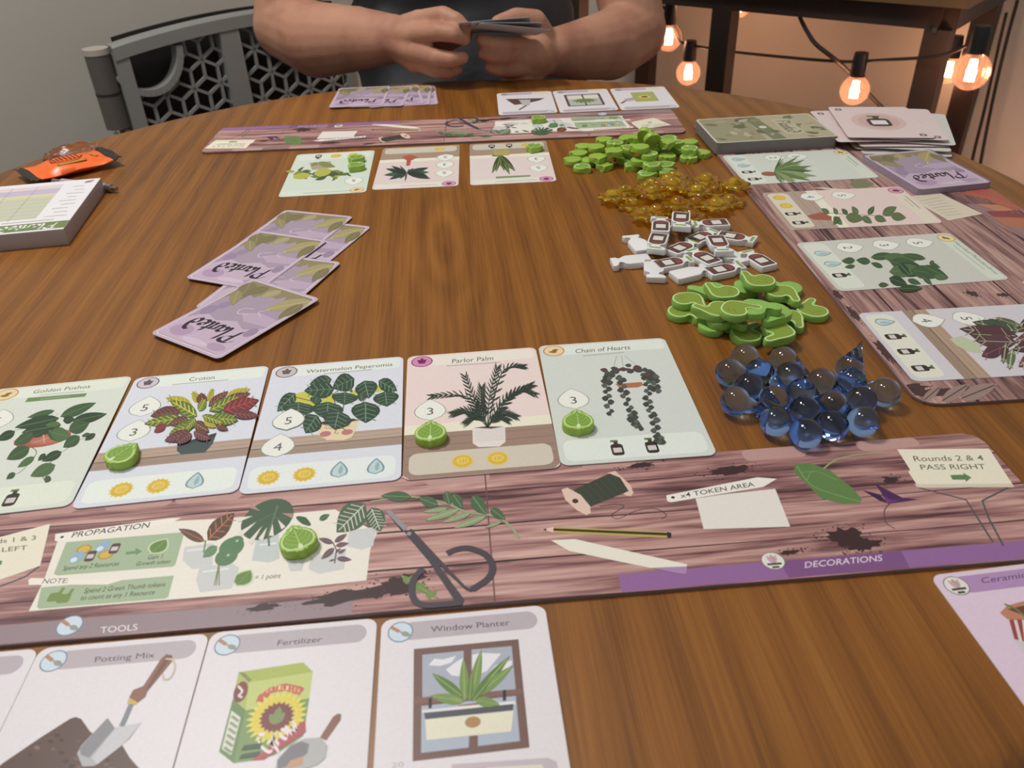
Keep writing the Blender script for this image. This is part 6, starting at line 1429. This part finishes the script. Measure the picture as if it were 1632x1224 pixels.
# wrapped sweet: pillow with crimped black ends
c0, c1 = U(48, 280, 0.006), U(170, 249, 0.006); ctr = (c0 + c1) / 2; ax = math.atan2(c1.y - c0.y, c1.x - c0.x); LEN = (c1 - c0).length + 0.012; WID = 0.052
candy = empty('wrapped_sweet', (ctr.x, ctr.y, TZ)); candy.rotation_euler.z = ax; setp(candy, 'orange wrapped sweet with black crimped ends beside the score pad', 'candy')
def pillow(x0, x1, nx, crimp):
    bm = bmesh.new(); ny = 12; T, B = [], []
    for i in range(nx + 1):
        x = x0 + (x1 - x0) * i / nx; u = abs(x) / (LEN / 2); h = 0.0075 * max(0.0, 1 - max(0, (u - 0.30) / 0.48) ** 1.5) if u < 0.78 else 0.0
        zc = 0.0062 + (0.0035 * max(0, u - 0.6) / 0.4 * (1 if x > 0 else 0.4)); wd = WID * (0.86 + 0.14 * min(1, (u / 0.8) ** 3)); rt_, rb_ = [], []
        for j in range(ny + 1):
            v = -1 + 2 * j / ny; p = (1 - abs(v) ** 3.0)
            wob = 0.0007 * math.sin(x * 900 + v * 4) if crimp else 0.0005 * math.sin(x * 160 + v * 5)
            rt_.append(bm.verts.new((x, v * wd / 2, zc + 0.0004 + h * p * 0.95 + wob))); rb_.append(bm.verts.new((x, v * wd / 2, max(0.0003, zc - 0.0004 - h * p * 0.8 + wob))))
        T.append(rt_); B.append(rb_)
    for i in range(nx):
        for j in range(ny):
            bm.faces.new([T[i][j], T[i + 1][j], T[i + 1][j + 1], T[i][j + 1]]); bm.faces.new([B[i][j], B[i][j + 1], B[i + 1][j + 1], B[i + 1][j]])
        bm.faces.new([T[i][0], B[i][0], B[i + 1][0], T[i + 1][0]]); bm.faces.new([T[i][ny], T[i + 1][ny], B[i + 1][ny], B[i][ny]])
    bm.faces.new([T[0][j] for j in range(ny + 1)] + [B[0][j] for j in range(ny, -1, -1)]); bm.faces.new([T[nx][j] for j in range(ny, -1, -1)] + [B[nx][j] for j in range(ny + 1)])
    return bm_mesh(bm, auto=50)
ORG = mat('orange_foil', (250, 108, 30), 0.3, 0.6, noise=0.04, nscale=80); BLK = mat('black_foil', (28, 26, 24), 0.35, 0.6)
link('wrapper', pillow(-LEN * 0.40, LEN * 0.40, 30, False), candy, ORG)
link('crimped_end', pillow(-LEN * 0.5, -LEN * 0.40, 8, True), candy, BLK); link('crimped_end', pillow(LEN * 0.40, LEN * 0.5, 8, True), candy, BLK)
A = Art(None)
for k in range(7): A.stroke([(-12 + k * 3.6, -5 + 2 * math.sin(k)), (-13 + k * 3.6, 9 - abs(k - 3) * 1.4)], 1.3, (128, 46, 20))
A.stroke([(-15, 8), (-8, 14), (0, 16), (8, 14), (14, 8)], 2.2, (120, 42, 20), True); A.stroke([(-16, 2), (-15, -6), (-8, -8), (0, -9), (9, -8), (14, -3)], 1.2, (120, 42, 20), True); A.stroke([(-14, -13), (14, -14)], 3.0, (150, 108, 40)); A.stroke([(-12, -13), (12, -14)], 1.2, (206, 160, 60)); A.ell(25, -4, 3.6, 3.6, (96, 60, 20)); A.ell(25, -4, 2.2, 2.2, (226, 180, 60))
me = A.mesh(0); 
for v in me.vertices:                     # the print follows the pillow's surface
    u = abs(v.co.x) / (LEN / 2); h = 0.0075 * max(0.0, 1 - max(0, (u - 0.30) / 0.48) ** 1.5); wv_ = min(1, abs(v.co.y) / (WID * 0.43)); zc = 0.0062
    v.co.z = v.co.z + zc + 0.0012 + h * (1 - wv_ ** 3.0) * 0.95
link('printed_mark', me, candy)
# crumpled clear wrapper behind the sweet
CLR = glass('clear_pink_wrapper', (255, 226, 220), 1.3, 0.25)
bm = bmesh.new(); bmesh.ops.create_icosphere(bm, subdivisions=4, radius=1)
rw = random.Random(9)
from mathutils import noise as mnoise
for v in bm.verts:
    n = mnoise.noise(v.co * 2.3); v.co *= 1 + 0.22 * n + 0.1 * mnoise.noise(v.co * 6); v.co = Vector((v.co.x * 0.026, v.co.y * 0.012, max(-0.98, v.co.z) * 0.0085))
p = U(108, 245, 0.012); o = link('clear_wrapper', bm_mesh(bm, smooth=True), mat=CLR); zmin = min(v.co.z for v in o.data.vertices)
o.location = (p.x - 0.004, p.y + 0.014, TZ - zmin + 0.0003); o.rotation_euler.z = ax; setp(o, 'crumpled clear wrapper behind the orange sweet', 'wrapper')
